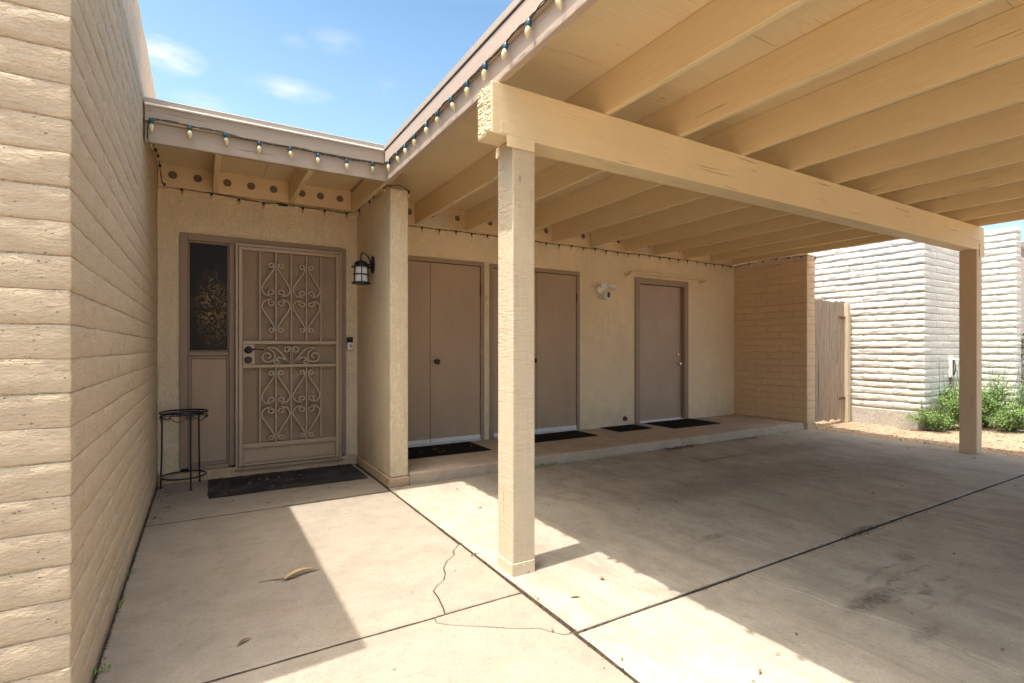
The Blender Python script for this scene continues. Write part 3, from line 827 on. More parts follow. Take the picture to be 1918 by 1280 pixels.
# --- closet double doors
def knob(parent, x, y, z, mat='black', r=.027):
    lathe('knob', [(.026, 0), (.027, .004), (.012, .008), (.010, .028), (.016, .034), (r, .044), (r, .056), (.018, .064), (.002, .066)], (x, y, z), mat, parent, 'Y', 20)


def closet(x0, xs_, x1, ztop, kx, label, hinge_zs):
    d = frame(x0, x1, .100, ztop, .048, 5.322, 5.43, 'taupe_frame', hs, 'door_frame')
    tag(d, label)
    a = box('door_leaf', (x0 + .052, 5.336, .155), (xs_ - .0018, 5.372, ztop - .054), 'taupe', hs, .003)
    b = box('door_leaf', (xs_ + .0018, 5.335, .155), (x1 - .052, 5.371, ztop - .054), 'taupe', hs, .003)
    for lf, u, v_ in ((a, x0 + .052, xs_ - .002), (b, xs_ + .002, x1 - .052)):
        box('door_sweep', (u, 5.326, .118), (v_, 5.3345, .165), 'alu', lf, .002)
        for k in range(3): lathe('screw', [(.004, 0), (.003, .002)], (u + (v_ - u) * (.15 + .35 * k), 5.326, .142), 'chrome', lf, 'Y', 8)
    for z in hinge_zs: lathe('hinge', [(.007, 0), (.008, .002), (.008, .098), (.007, .1)], (x1 - .050, 5.322, z - .05), 'rust' if z > 1.5 else 'taupe_frame', b, 'Z', 10)
    lf = b if kx > xs_ else a
    knob(lf, kx, 5.336, 1.010)
    box('threshold', (x0 + .05, 5.31, .100), (x1 - .05, 5.37, .114), 'alu', d, .003)
    box('gap_shade_sheet', (x0 + .05, 5.40, .100), (x1 - .05, 5.42, ztop - .05), 'black_soft', d, 0)  # black sheet behind the leaves, stands in for shade in the gaps


closet(1.470, 2.137, 2.802, 2.152, 2.208, 'frame of the brown double closet door beside the wing wall', (1.83, 1.12, .52))
closet(2.877, 3.536, 4.197, 2.146, 3.478, 'frame of the brown double closet door behind the near post', (1.81, 1.10, .49))

# --- side door
df = frame(5.174, 6.245, .102, 2.148, .082, 5.318, 5.47, 'taupe_frame', hs, 'door_frame')
lf = box('door_leaf', (5.260, 5.385, .118), (6.158, 5.425, 2.062), 'taupe_light', hs, .002)
tag(lf, 'flat brown side door with chrome knob and peephole')
box('door_sweep', (5.262, 5.372, .104), (6.156, 5.3845, .125), 'alu', lf, .001)
knob(lf, 6.090, 5.385, .930, 'chrome', .026)
lathe('deadbolt', [(.026, 0), (.027, .006), (.020, .018), (.010, .020), (.008, .030), (.002, .031)], (6.088, 5.385, 1.066), 'chrome', lf, 'Y', 18)
lathe('peephole', [(.013, 0), (.014, .003), (.008, .005), (.007, .003)], (5.695, 5.385, 1.52), 'chrome', lf, 'Y', 14)
box('threshold', (5.258, 5.33, .1005), (6.16, 5.38, .112), 'alu', df, .003)

# ------------------------------------------------------------------ CARPORT AND PORCH ROOF
cp = thing('carport', (4.3, 2.3, 0), 'tan timber carport and porch roof with exposed joists on a long beam and two posts', 'carport')
JB, JT = 2.487, 2.712
JX = [1.955, 2.56, 3.17, 3.76, 4.36, 4.97, 5.54, 6.16, 6.76, 7.245]
jm = None
for x in JX:
    if jm is None:
        bm = add_box(bmesh.new(), (-.019, -3.53, 0), (.019, 3.53, JT - JB), .003); jm = mesh_of(bm, 'joist', 'joist')
    j_ = link('joist', jm, cp, (x + .019 + random.uniform(-.003, .003), 1.785, JB + random.uniform(-.001, .0))); j_.rotation_euler = (0, random.uniform(-.008, .008), random.uniform(-.0012, .0012))
jm2 = mesh_of(add_box(bmesh.new(), (-.019, -.59, 0), (.019, .59, .190), .003), 'joist', 'joist')
for x in (.095, .72, 1.296): link('joist', jm2, cp, (x, 4.722, 2.538 if x < 1.2 else 2.520))
nh = mesh_of(add_lathe(bmesh.new(), [(.0045, 0), (.0035, -.0015)], (0, 0, 0), 'Z', 8), 'nail_head', 'rust')
for x in JX[:6]:
    for y in (.25, 2.30, 4.40):
        link('nail_head', nh, cp, (x + .019 + random.uniform(-.008, .008), y + random.uniform(-.03, .03), JB - .0005))
# roof panels with open joints between them
xs_ = [1.285, 2.579, 3.779, 4.989, 6.179, 7.262]
ys_ = [-1.75, .2, 2.33, 4.42, 5.53]
for i in range(len(xs_) - 1):
    for j in range(len(ys_) - 1):
        box('roof_panel', (xs_[i] + .0015, ys_[j] + .0015, JT + .0005), (xs_[i + 1] - .0015, ys_[j + 1] - .0015, JT + .014), 'deck', cp, .001)
for a, b in ((-.325, .475), (.478, 1.283)): box('roof_panel', (a, 4.145, 2.7305), (b, 5.53, 2.743), 'deck', cp, .001)
bm = bmesh.new(); add_box(bm, (1.262, -1.78, JT + .0145), (7.285, 5.6, 2.760)); add_box(bm, (-.325, 4.13, 2.7435), (1.2615, 5.6, 2.760))
obj('light_block_roof', bm, 'cap', cp)  # sheet over the panels, added to block light through their joints
box('light_block_roof', (-.325, 5.61, 2.70), (7.5, 9.4, 2.80), 'cap', cp, .005)  # unseen roof over the house body, added to keep light out
# fascia: porch front (faces the camera) and carport side (faces the porch court)
box('fascia_board', (-.322, 4.098, 2.500), (1.2695, 4.136, 2.628), 'fascia', cp, .003)
box('fascia_board', (-.322, 4.076, 2.6285), (1.2435, 4.122, 2.728), 'fascia', cp, .003)
box('drip_edge', (-.322, 4.058, 2.7285), (1.2375, 4.12, 2.739), 'drip', cp, .002)
box('roof_edge_cap', (-.322, 4.070, 2.7395), (1.2375, 4.15, 2.778), 'cap', cp, .003)
box('fascia_board', (1.270, -1.76, 2.498), (1.308, 4.136, 2.627), 'fascia_side', cp, .003)
box('fascia_board', (1.244, -1.76, 2.6275), (1.290, 4.075, 2.728), 'fascia_side', cp, .003)
box('drip_edge', (1.240, -1.76, 2.7285), (1.29, 4.0655, 2.734), 'black_soft', cp, .001)  # thin black strip draws the dark line under the cap
box('roof_edge_cap', (1.238, -1.76, 2.7345), (1.30, 4.0695, 2.778), 'cap', cp, .003)
box('fascia_board', (7.284, -1.76, 2.500), (7.31, 5.6, 2.77), 'fascia_side', cp, .003)
box('fascia_board', (1.31, -1.80, 2.50), (7.28, -1.762, 2.77), 'fascia', cp, .003)


def vent(parent, x, z, y, blocked=True, r=.036):
    bm = bmesh.new(); n = 18
    prof = [(r - .003, .0), (r - .002, .005), (r + .003, .005), (r + .004, .0), (r + .003, -.002), (r - .003, -.002)]
    rg = [[bm.verts.new((x + q * math.cos(2 * math.pi * k / n), y - h_, z + q * math.sin(2 * math.pi * k / n))) for k in range(n)] for q, h_ in prof]
    for a, b in zip(rg, rg[1:] + rg[:1]):
        for k in range(n): bm.faces.new((a[k], a[(k + 1) % n], b[(k + 1) % n], b[k]))
    bmesh.ops.recalc_face_normals(bm, faces=bm.faces)
    o = obj('vent_ring', bm, 'blocking', parent, 40)
    return o


def holed_board(x0, x1, z0, z1, y, vents, mat):
    """board with round vent holes, a mesh disc set back in each"""
    bm = bmesh.new(); r = .036; nseg = 16; cuts = [x0] + [(vents[i] + vents[i + 1]) / 2 for i in range(len(vents) - 1)] + [x1]
    for i, vx in enumerate(vents):
        a, b = cuts[i], cuts[i + 1]; zc = (z0 + z1) / 2 + .01
        corner = []; ring = []; back = []
        for k in range(nseg):
            t_ = 2 * math.pi * k / nseg; c, s = math.cos(t_), math.sin(t_)
            kx = ((b - vx) if c > 0 else (vx - a)) / max(abs(c), 1e-6); kz = ((z1 - zc) if s > 0 else (zc - z0)) / max(abs(s), 1e-6)
            kk = min(kx, kz); corner.append(bm.verts.new((vx + c * kk, y, zc + s * kk)))
            ring.append(bm.verts.new((vx + c * r, y, zc + s * r))); back.append(bm.verts.new((vx + c * r, y + .02, zc + s * r)))
        for k in range(nseg):
            j = (k + 1) % nseg
            bm.faces.new((corner[k], corner[j], ring[j], ring[k])); bm.faces.new((ring[k], ring[j], back[j], back[k]))
        for sx, sz in ((b, z1), (a, z1), (a, z0), (b, z0)):
            best = sorted(range(nseg), key=lambda q: (corner[q].co - Vector((sx, y, sz))).length)[:2]
            if abs(best[0] - best[1]) in (1, nseg - 1) and (corner[best[0]].co - Vector((sx, y, sz))).length > 1e-4:
                c1_, c2_ = corner[best[0]], corner[best[1]]
                if not (abs(c1_.co.x - c2_.co.x) < 1e-5 or abs(c1_.co.z - c2_.co.z) < 1e-5): bm.faces.new((c1_, bm.verts.new((sx, y, sz)), c2_))
    bmesh.ops.recalc_face_normals(bm, faces=bm.faces)
    o = obj('blocking_board', bm, mat, cp)
    for vx in vents:
        zc = (z0 + z1) / 2 + .01
        vent(o, vx, zc, y)
        lathe('vent_mesh', [(.0358, 0), (.0358, -.002)], (vx, y + .012, zc), 'dark_hole', o, 'Y', 16)


holed_board(-.325, .074, 2.536, 2.7295, 5.30, [-.222, -.038], 'blocking')
holed_board(.116, .699, 2.536, 2.7295, 5.30, [.188, .380, .567], 'blocking')
holed_board(.741, 1.275, 2.536, 2.7295, 5.30, [.815, .985, 1.17], 'blocking')
bays = [1.505] + JX
for i in range(len(JX)):
    a = bays[i] + (.040 if i else .0); b = JX[i] - .001
    if b - a < .2: continue
    vs2 = {0: [1.72, 1.890], 1: [2.15, 2.455], 2: [2.868], 3: [3.466, 3.66], 4: [4.06, 4.245], 5: [4.6, 4.85]}.get(i, [a + .2, b - .12])
    holed_board(a, b, 2.499, JT, 5.315, vs2, 'blocking_dusty' if i in (1, 6) else 'blocking')

# beam
bm = bmesh.new(); nx = 240
def bx(i): return 1.224 + (7.41 - 1.224) * i / nx
secs = []
prof = [(2.2505, 2.231), (2.2535, 2.228), (2.3965, 2.228), (2.3995, 2.231), (2.3995, 2.482), (2.3965, 2.485), (2.2535, 2.485), (2.2505, 2.482)]
box_b = bmesh.new()
for x in (1.224, 1.23, 7.404, 7.41):
    k = 0 if x in (1.224, 7.41) else 1
    secs.append([box_b.verts.new((x, y + (0 if k else (.004 if y < 2.3 else -.004)), z + (0 if k else (.004 if z < 2.3 else -.004)))) for y, z in prof])
for a, b in zip(secs, secs[1:]):
    for k in range(8): box_b.faces.new((a[k], a[(k + 1) % 8], b[(k + 1) % 8], b[k]))
box_b.faces.new(secs[-1]); 
# hacked end grain: a rough grid over the near end
gn = 22; gm = 40; E = []
for i in range(gn + 1):
    rr = []
    for j in range(gm + 1):
        y = 2.2545 + .141 * i / gn; z = 2.232 + .249 * j / gm
        rim = min(i, gn - i, j, gm - j) == 0
        dx = 0 if rim else -abs(noise.noise(Vector((y * 60, z * 90, 1)))) * .008 - abs(noise.noise(Vector((y * 9, z * 70, 3)))) * .009
        if j == gm and 0 < i < gn: dx = -.004
        rr.append(box_b.verts.new((1.224 + dx, y, z)))
    E.append(rr)
for i in range(gn):
    for j in range(gm): box_b.faces.new((E[i][j], E[i][j + 1], E[i + 1][j + 1], E[i + 1][j]))
bmesh.ops.recalc_face_normals(box_b, faces=box_b.faces)
beam = obj('beam', box_b, 'beam', cp)
# posts
p1 = obj('post', add_box(bmesh.new(), (1.348, 2.254, .012), (1.482, 2.410, 2.2275), .006, 2), 'post', cp)
tag(p1, 'near rough sawn post in the sun')
bp = bmesh.new(); add_box(bp, (1.344, 2.248, .001), (1.478, 2.2535, .066), .001); obj('base_plate', bp, 'plate_low', p1)
box('base_plate', (1.3425, 2.2545, .001), (1.3475, 2.410, .066), 'plate_low', p1, .001)
for x in (1.37, 1.41, 1.452): lathe('nail_head', [(.004, 0), (.003, .002)], (x, 2.248, .052), 'plate', p1, 'Y', 8)
for y in (2.28, 2.33, 2.385): lathe('nail_head', [(.004, 0), (.003, .002)], (1.3425, y, .052), 'plate', p1, 'X', 8)
bm = bmesh.new(); add_box(bm, (1.276, 2.2475, 2.236), (1.498, 2.2500, 2.296), .0008); add_box(bm, (1.309, 2.2475, 2.175), (1.476, 2.2500, 2.2355), .0008); obj('strap_plate', bm, 'plate', p1)
box('strap_plate', (1.3435, 2.385, 2.17), (1.3475, 2.424, 2.2265), 'plate', p1, .0008)
for x, z in ((1.286, 2.285), (1.35, 2.262), (1.33, 2.20), (1.425, 2.20), (1.44, 2.262), (1.485, 2.262)): lathe('nail_head', [(.0035, 0), (.003, .002)], (x, 2.2475, z), 'plate', p1, 'Y', 8)
p2 = obj('post', add_box(bmesh.new(), (7.205, 2.252, .012), (7.345, 2.405, 2.2275), .005, 2), 'post_far', cp)
tag(p2, 'far brown post at the open end of the carport')
box('base_plate', (7.200, 2.2515, .006), (7.2045, 2.405, .085), 'post_far', p2, .001)
box('strap_plate', (7.275, 2.2460, 2.15), (7.398, 2.2495, 2.30), 'beam', p2, .001)
lathe('nail_hole', [(.009, 0), (.006, .001)], (7.27, 2.2495, 2.29), 'black_soft', p2, 'Y', 8)

# ------------------------------------------------------------------ NEIGHBOUR (white slump block)
nb = thing('neighbour_house', (9.5, 4.0, 0), 'white painted slump block house with stepped corner beyond the wooden gate', 'house')
S_w = make_set('block_white', .020, .0055, .005, H=.095, rag=.006, n=8, res=1.3, gap=-.003, rx=.007)
S_ws = make_set('block_white', .008, .002, .001, H=.0955, rag=.0015, n=4)
for rw in range(27):
    z = .26 + .1 * (rw + .5)
    def putw(S, l, x, y, ang, n):
        o = link('block', S[(l, random.randrange(n))], nb, (x, y + random.uniform(-.001, .001), z + random.uniform(-.0035, .0035))); o.rotation_euler = (random.uniform(-.008, .008), 0, ang)
    # west face, towards the carport
    y = 3.33; ff = .395 if rw % 2 == 0 else .197
    putw(S_w, ff, 8.9 - random.uniform(0, .006), y + ff / 2, math.pi / 2, 8); y += ff + .005
    while y < 5.25: putw(S_w, .395, 8.9 + random.uniform(-.006, .004), y + .1975, math.pi / 2 + random.choice((0, math.pi)), 8); y += .40
    # south face
    x = 9.003 if True else 0; l0 = .197 if rw % 2 == 0 else .395
    while x < 10.28:
        putw(S_ws, l0, x + l0 / 2, 3.435, random.choice((0, math.pi)), 4); x += l0 + .005; l0 = .395
    # wing beyond the post
    y = 2.765; l0 = .395 if rw % 2 else .197
    while y < 3.33: putw(S_w, l0, 10.4, y + l0 / 2, math.pi / 2, 8); y += l0 + .005; l0 = .395
bm = bmesh.new(); add_box(bm, (8.808, 3.345, 0), (8.985, 6.0, 2.95)); add_box(bm, (8.985, 3.345, 0), (10.31, 3.52, 2.95)); add_box(bm, (10.312, 2.775, 0), (10.485, 3.52, 2.95)); obj('mortar', bm, 'mortar_white', nb)
bm = bmesh.new(); add_box(bm, (8.785, 3.32, -.1), (9.0, 6.0, .245), .008); add_box(bm, (9.0, 3.322, -.1), (10.31, 3.5, .245)); obj('foundation', bm, 'stucco_white', nb)
box('wall', (9.02, 3.55, 0), (15, 10, 2.9), 'stucco_white', nb, .01)
gb = thing('grey_house', (15.5, 5.0, 0), 'grey plaster house with dark roof edge far behind the white block wing', 'house')
box('wall', (13.2, 3.9, 0), (20, 9, 3.25), 'grey_wall', gb, .01)
box('roof_edge', (13.1, 3.8, 3.252), (20.1, 9.1, 3.36), 'cap', gb, .01)
box('window', (13.9, 3.885, 2.35), (15.2, 3.899, 2.5), 'window_glass', gb, .002)

# utility box on the white house
ub = thing('utility_box', (9.68, 3.27, .72), 'small white utility box with open lid and dark cables on the white house', 'utility box')
box('box_body', (9.60, 3.285, .72), (9.80, 3.334, 1.0), 'white', ub, .006)
box('lid', (9.648, 3.268, .725), (9.80, 3.284, .995), 'white', ub, .004)
box('opening_shade', (9.61, 3.281, .735), (9.645, 3.2845, .985), 'black_soft', ub, .001)  # flat black panel, paints the shaded inside of the open box
for k in range(3):
    x = 9.615 + .009 * k
    tube('cable', crom([(x + .02, 3.275, .99), (x, 3.262, .93), (x - .004 + .012 * k, 3.258, .86), (x, 3.27, .76)], 5), .0035, 'black_soft' if k != 1 else 'rust', ub, 6)
tube('conduit', [(9.615, 3.31, .719), (9.615, 3.312, .25)], .012, 'rust', ub, 8)

# ------------------------------------------------------------------ GATE
gt = thing('wooden_gate', (8.1, 4.36, 0), 'weathered unpainted wooden plank gate between block wall and white house', 'gate')
x = 7.66; k = 0
while x < 8.60:
    w = random.choice((.085, .095, .14, .10)); h = 1.84 + random.uniform(-.02, .02)
    bm = bmesh.new(); add_box(bm, (0, 0, 0), (w - .005, .019, h), 0)
    bmesh.ops.subdivide_edges(bm, edges=[e for e in bm.edges if abs(e.verts[0].co.z - e.verts[1].co.z) > 1], cuts=10)
    sd_ = random.random() * 50
    for v in bm.verts:
        v.co.x += N(v.co.z * 1.6, sd_) * .007 + (.003 if v.co.x > .01 else -.002) * N(v.co.z * 5, sd_ + 9); v.co.y += N(v.co.z * 1.1, sd_ + 4) * .012
        if v.co.z > h - .01: v.co.z += random.uniform(-.012, .012)
        if v.co.z < .01: v.co.z += random.uniform(-.02, .03)
        v.co += Vector((x, 4.33, .045))
    obj('board', bm, 'gate', gt); x += w; k += 1
for z in (.30, 1.0, 1.55): box('rail', (7.67, 4.352, z), (8.62, 4.39, z + .085), 'gate', gt, .003)
bm = add_tube(bmesh.new(), [(7.72, 4.40, .32), (8.58, 4.40, 1.56)], .03, 4); obj('brace', bm, 'gate', gt)
for z in (.36, 1.62): box('hinge', (8.50, 4.312, z), (8.68, 4.326, z + .035), 'rust', gt, .002)
box('latch', (7.69, 4.305, 1.24), (7.78, 4.325, 1.27), 'rust', gt, .003)
gp = obj('gate_post', add_box(bmesh.new(), (8.655, 4.28, -.05), (8.745, 4.37, 1.86), .006), 'post', None)
tag(gp, 'square tan painted gate post against the white block wall', 'post')

# ------------------------------------------------------------------ WALL FITTINGS
# lantern
ln = thing('wall_lantern', (1.345, 4.74, 1.90), 'dark bronze wall lantern with frosted panes mounted on the stucco wing wall', 'lantern')
cx, cy = 1.232, 4.74
bm = bmesh.new(); add_lathe(bm, [(.052, 0), (.056, .006), (.050, .016), (.030, .022), (.012, .024)], (0, 0, 0), 'X', 24)
for v in bm.verts: v.co.z *= 1.5; v.co += Vector((1.344, cy, 1.925))
obj('back_plate', bm, 'lantern', ln, 40)
tube('arm', crom([(1.325, cy, 1.905), (1.30, cy, 1.985), (1.265, cy, 2.020), (1.238, cy, 2.018), (1.232, cy, 1.985), (1.232, cy, 1.965)], 6), .0065, 'lantern', ln, 8)
tube('arm', [(1.33, cy, 1.925), (1.28, cy, 1.922)], .008, 'lantern', ln, 8)
lathe('hood', [(.086, 0), (.088, .006), (.076, .014), (.062, .018), (.060, .034), (.050, .050), (.030, .060), (.008, .068), (.006, .085), (.002, .088)], (cx, cy, 1.890), 'lantern', ln, 'Z', 28)
lathe('base_ring', [(.058, 0), (.080, .004), (.084, .012), (.078, .020), (.064, .022)], (cx, cy, 1.738), 'lantern', ln, 'Z', 28)
lathe('shade', [(.064, 0), (.062, .07), (.060, .131)], (cx, cy, 1.7585), 'frost', ln, 'Z', 28)
lathe('band', [(.0645, 0), (.070, .001), (.070, .013), (.0645, .014)], (cx, cy, 1.818), 'lantern', ln, 'Z', 28)
for k in range(6):
    a = R(20 + 60 * k); c, s = math.cos(a), math.sin(a)
    tube('cage_bar', [(cx + .068 * c, cy + .068 * s, 1.755), (cx + .064 * c, cy + .064 * s, 1.893)], .005, 'lantern', ln, 6)
# doorbell
db = thing('doorbell', (1.273, 5.33, 1.20), 'black and white video doorbell on the stucco beside the security door', 'doorbell')
box('back_case', (1.242, 5.322, 1.138), (1.304, 5.339, 1.270), 'black_soft', db, .004, 2)
box('camera_face', (1.245, 5.316, 1.217), (1.301, 5.3215, 1.267), 'black', db, .002)
box('front_plate', (1.245, 5.315, 1.142), (1.301, 5.3215, 1.2165), 'alu', db, .002)
lathe('button', [(.015, 0), (.015, .003), (.012, .004), (.011, .002)], (1.273, 5.315, 1.182), 'chrome', db, 'Y', 20)
lathe('lens', [(.008, 0), (.007, .001)], (1.273, 5.316, 1.246), 'window_glass', db, 'Y', 14)
# floodlight camera
fc = thing('floodlight_camera', (4.58, 5.33, 1.93), 'white security camera with two floodlight heads on stucco between doors', 'security camera')
lathe('base', [(.066, 0), (.070, .006), (.070, .028), (.060, .036), (.02, .038)], (4.545, 5.339, 1.945), 'white', fc, 'Y', 28)
def head(c, d):
    d = Vector(d).normalized(); c = Vector(c); bm = bmesh.new(); prof = [(.014, -.062), (.022, -.05), (.038, -.02), (.045, .01), (.045, .02), (.040, .022), (.036, .016)]
    add_lathe(bm, prof, (0, 0, 0), 'Z', 22); q = Vector((0, 0, 1)).rotation_difference(d)
    for v in bm.verts: v.co = q @ v.co + c
    o = obj('lamp_head', bm, 'white', fc, 40)
    bm = bmesh.new(); add_lathe(bm, [(.036, .015), (.030, .019), (.0, .020)], (0, 0, 0), 'Z', 20)
    for v in bm.verts: v.co = q @ v.co + c
    obj('lens', bm, 'frost', o, 40)
    return o
head((4.525, 5.245, 1.985), (-.35, -1, .05)); head((4.705, 5.235, 1.985), (.85, -.55, -.1))
tube('arm', [(4.53, 5.32, 1.965), (4.527, 5.28, 1.983)], .012, 'white', fc, 8); tube('arm', [(4.565, 5.31, 1.97), (4.62, 5.27, 1.985), (4.67, 5.255, 1.987)], .010, 'white', fc, 8)
bm = bmesh.new(); add_box(bm, (4.548, 5.215, 1.80), (4.628, 5.285, 1.905), .014, 3); obj('camera_body', bm, 'white', fc, 40)
box('camera_face', (4.566, 5.2125, 1.825), (4.612, 5.2148, 1.892), 'black', fc, .001)
tube('arm', [(4.575, 5.31, 1.925), (4.585, 5.26, 1.90)], .014, 'white', fc, 8)
# pipe above the side door
pp = thing('wall_pipe', (5.76, 5.25, 2.2), 'tan painted pipe rail standing off the stucco above the side door', 'pipe')
tube('pipe', crom([(5.005, 5.334, 2.165), (5.005, 5.28, 2.168), (5.012, 5.247, 2.185), (5.04, 5.245, 2.198), (5.10, 5.245, 2.20), (5.8, 5.245, 2.20), (6.44, 5.245, 2.196), (6.50, 5.245, 2.194), (6.525, 5.247, 2.18), (6.53, 5.28, 2.165), (6.53, 5.334, 2.162)], 4), .0165, 'beam', pp, 12)
for x, z in ((5.005, 2.165), (6.53, 2.162)): lathe('flange', [(.032, 0), (.033, .004), (.024, .010), (.017, .012)], (x, 5.339, z), 'beam', pp, 'Y', 16)
hb = lathe('wall_vent', [(.032, 0), (.034, .01), (.030, .022), (.020, .024), (.018, .012), (.002, .012)], (4.985, 5.339, .19), 'rust', None, 'Y', 18)
tag(hb, 'small round capped pipe stub low on the stucco by the side door', 'pipe cap')

# ------------------------------------------------------------------ STRING LIGHTS
def lm(bm, mat, name): return mesh_of(bm, name, mat, 40)
me_b9 = lm(add_lathe(bmesh.new(), [(.004, -.066), (.008, -.060), (.0135, -.046), (.0165, -.032), (.0155, -.020), (.011, -.008), (.009, 0)], (0, 0, 0), 'Z', 14), 'bulb', 'bulb')
me_s9 = lm(add_lathe(bmesh.new(), [(.011, -.008), (.0125, -.006), (.0125, .020), (.010, .026), (.004, .028)], (0, 0, 0), 'Z', 12), 'socket', 'socket')
me_b7 = lm(add_lathe(bmesh.new(), [(.002, -.046), (.005, -.040), (.0088, -.028), (.010, -.019), (.008, -.008), (.007, 0)], (0, 0, 0), 'Z', 12), 'bulb_amber', 'bulb')
me_b7c = lm(add_lathe(bmesh.new(), [(.002, -.046), (.005, -.040), (.0088, -.028), (.010, -.019), (.008, -.008), (.007, 0)], (0, 0, 0), 'Z', 12), 'bulb_clear', 'bulb')
me_s7 = lm(add_lathe(bmesh.new(), [(.009, -.006), (.010, -.004), (.010, .016), (.007, .020)], (0, 0, 0), 'Z', 10), 'black_soft', 'socket')


def string(label, pts, bulbs, mb, ms, r=.0026, twist=.005, tilt=10):
    """pts: cord path; bulbs: world points where a socket hangs"""
    st_ = thing('string_lights', pts[len(pts) // 2], label, 'string lights', 'strings of lights along the roof edges')
    P = crom(pts, 5)
    for q in range(2):
        ph = q * math.pi
        tube('cord', [p + Vector((math.sin(i * .9 + ph) * twist * .4, math.cos(i * .9 + ph) * twist * .4, math.sin(i * .7 + ph) * twist)) for i, p in enumerate(P)], r, 'cord', st_, 5)
    for b in bulbs:
        rot = (R(random.uniform(-tilt, tilt)), R(random.uniform(-tilt, tilt)), 0)
        o = link('socket', ms, st_, b); o.rotation_euler = rot
        o = link('bulb', random.choice(mb), st_, Vector(b)); o.rotation_euler = rot; o.scale = (.88, .88, .90)
    return st_


bx9 = [-.285, -.073, .134, .343, .546, .739, .948, 1.147]; bz9 = [2.615, 2.615, 2.612, 2.596, 2.60, 2.588, 2.583, 2.597]
pts = [(-.305, 4.06, 2.50), (-.305, 4.06, 2.58), (-.295, 4.062, 2.632)]
for i in range(8):
    pts.append((bx9[i], 4.066, bz9[i] + .024))
    if i < 7: pts.append(((bx9[i] + bx9[i + 1]) / 2, 4.070, (bz9[i] + bz9[i + 1]) / 2 + .024 + random.choice((.004, -.006, .008))))
pts.append((1.235, 4.062, 2.625))
string('string of large cream bulbs along the porch fascia', pts, [(x, 4.068, z) for x, z in zip(bx9, bz9)], [me_b9], me_s9, tilt=12)
by9 = [3.942, 3.739, 3.561, 3.37, 3.155, 2.968, 2.758, 2.553, 2.344, 2.136, 1.931, 1.715, 1.50, 1.29, 1.08, .87]
pts = [(1.235, 4.055, 2.625)]
for i, y in enumerate(by9):
    pts.append((1.236, y, 2.612)); pts.append((1.238, y - .1, 2.612 + random.choice((.006, -.004, .012))))
string('string of large cream bulbs along the long carport fascia against the sky', pts, [(1.236, y, 2.587) for y in by9], [me_b9], me_s9, tilt=14)
pts = [(-.300, 4.08, 2.50), (-.300, 4.2, 2.545), (-.302, 4.55, 2.61), (-.302, 4.85, 2.66), (-.302, 5.1, 2.65), (-.295, 5.26, 2.56)]
b1 = [(-.300, 4.22, 2.545), (-.302, 4.45, 2.60), (-.302, 4.68, 2.63), (-.302, 4.9, 2.655), (-.300, 5.10, 2.64)]
b2 = [(x, 5.305, z) for x, z in ((-.28, 2.545), (-.154, 2.520), (.067, 2.515), (.282, 2.498), (.484, 2.490), (.825, 2.494), (1.026, 2.496), (1.237, 2.495))]
pts += [(x, y, z + .018) for x, y, z in b2[:5]] + [(.60, 5.305, 2.515), (.72, 5.305, 2.515)] + [(x, y, z + .018) for x, y, z in b2[5:]]
b3 = [(1.338, 5.22, 2.525), (1.336, 5.02, 2.545), (1.336, 4.83, 2.515), (1.334, 4.70, 2.530), (1.333, 4.55, 2.55), (1.333, 4.38, 2.530), (1.50, 4.225, 2.475)]
pts += [(x, y, z + .018) for x, y, z in b3[:6]] + [(1.335, 4.23, 2.510), (1.42, 4.225, 2.525)] + [(x, y, z + .018) for x, y, z in b3[6:]]
s3 = string('string of small amber bulbs round the porch ceiling and wing wall', pts, b1 + b2 + b3, [me_b7, me_b7c], me_s7)
box('plug', (.610, 5.290, 2.498), (.690, 5.312, 2.520), 'black_soft', s3, .004); box('plug_tag', (.755, 5.300, 2.496), (.785, 5.303, 2.510), 'white', s3, .0005)
b4 = [(x, 5.303, 2.448 + random.uniform(-.006, .004)) for x in (1.63, 1.83, 2.031, 2.233, 2.433, 2.629, 2.831, 3.03, 3.235, 3.44, 3.654, 3.85, 4.047, 4.236, 4.435, 4.625, 4.826, 5.02, 5.22, 5.421, 5.622, 5.827, 6.012, 6.205, 6.419, 6.615, 6.811, 7.008, 7.2)]
pts = [(x, 5.303, z + .018) for x, y, z in b4]
b5 = [(7.315, 5.05, 2.460), (7.315, 4.82, 2.465), (7.315, 4.61, 2.47), (7.315, 4.42, 2.458), (7.315, 4.24, 2.45)]
pts += [(7.30, 5.29, 2.45)] + [(x, y, z + .018) for x, y, z in b5] + [(7.33, 4.145, 2.46), (7.50, 4.15, 2.46)]
string('long string of small clear bulbs along the carport wall top', pts, b4 + b5 + [(7.52, 4.15, 2.445)], [me_b7c], me_s7)

# ------------------------------------------------------------------ MATS, STAND, SMALL THINGS
def mat_obj(label, x0, x1, y0, y1, z, mat, rag=.002, th=.007):
    P = densify([(x0, y0), (x1, y0), (x1, y1), (x0, y1)], .025, rag, random.random() * 9)
    bm = bmesh.new(); lo = [bm.verts.new((p.x, p.y, z)) for p in P]; hi = [bm.verts.new((p.x, p.y, z + th)) for p in P]
    for i in range(len(P)): j = (i + 1) % len(P); bm.faces.new((lo[i], lo[j], hi[j], hi[i]))
    bm.faces.new(hi)
    o = obj('doormat', bm, mat, None); tag(o, label, 'doormat', 'doormats at the doors'); return o


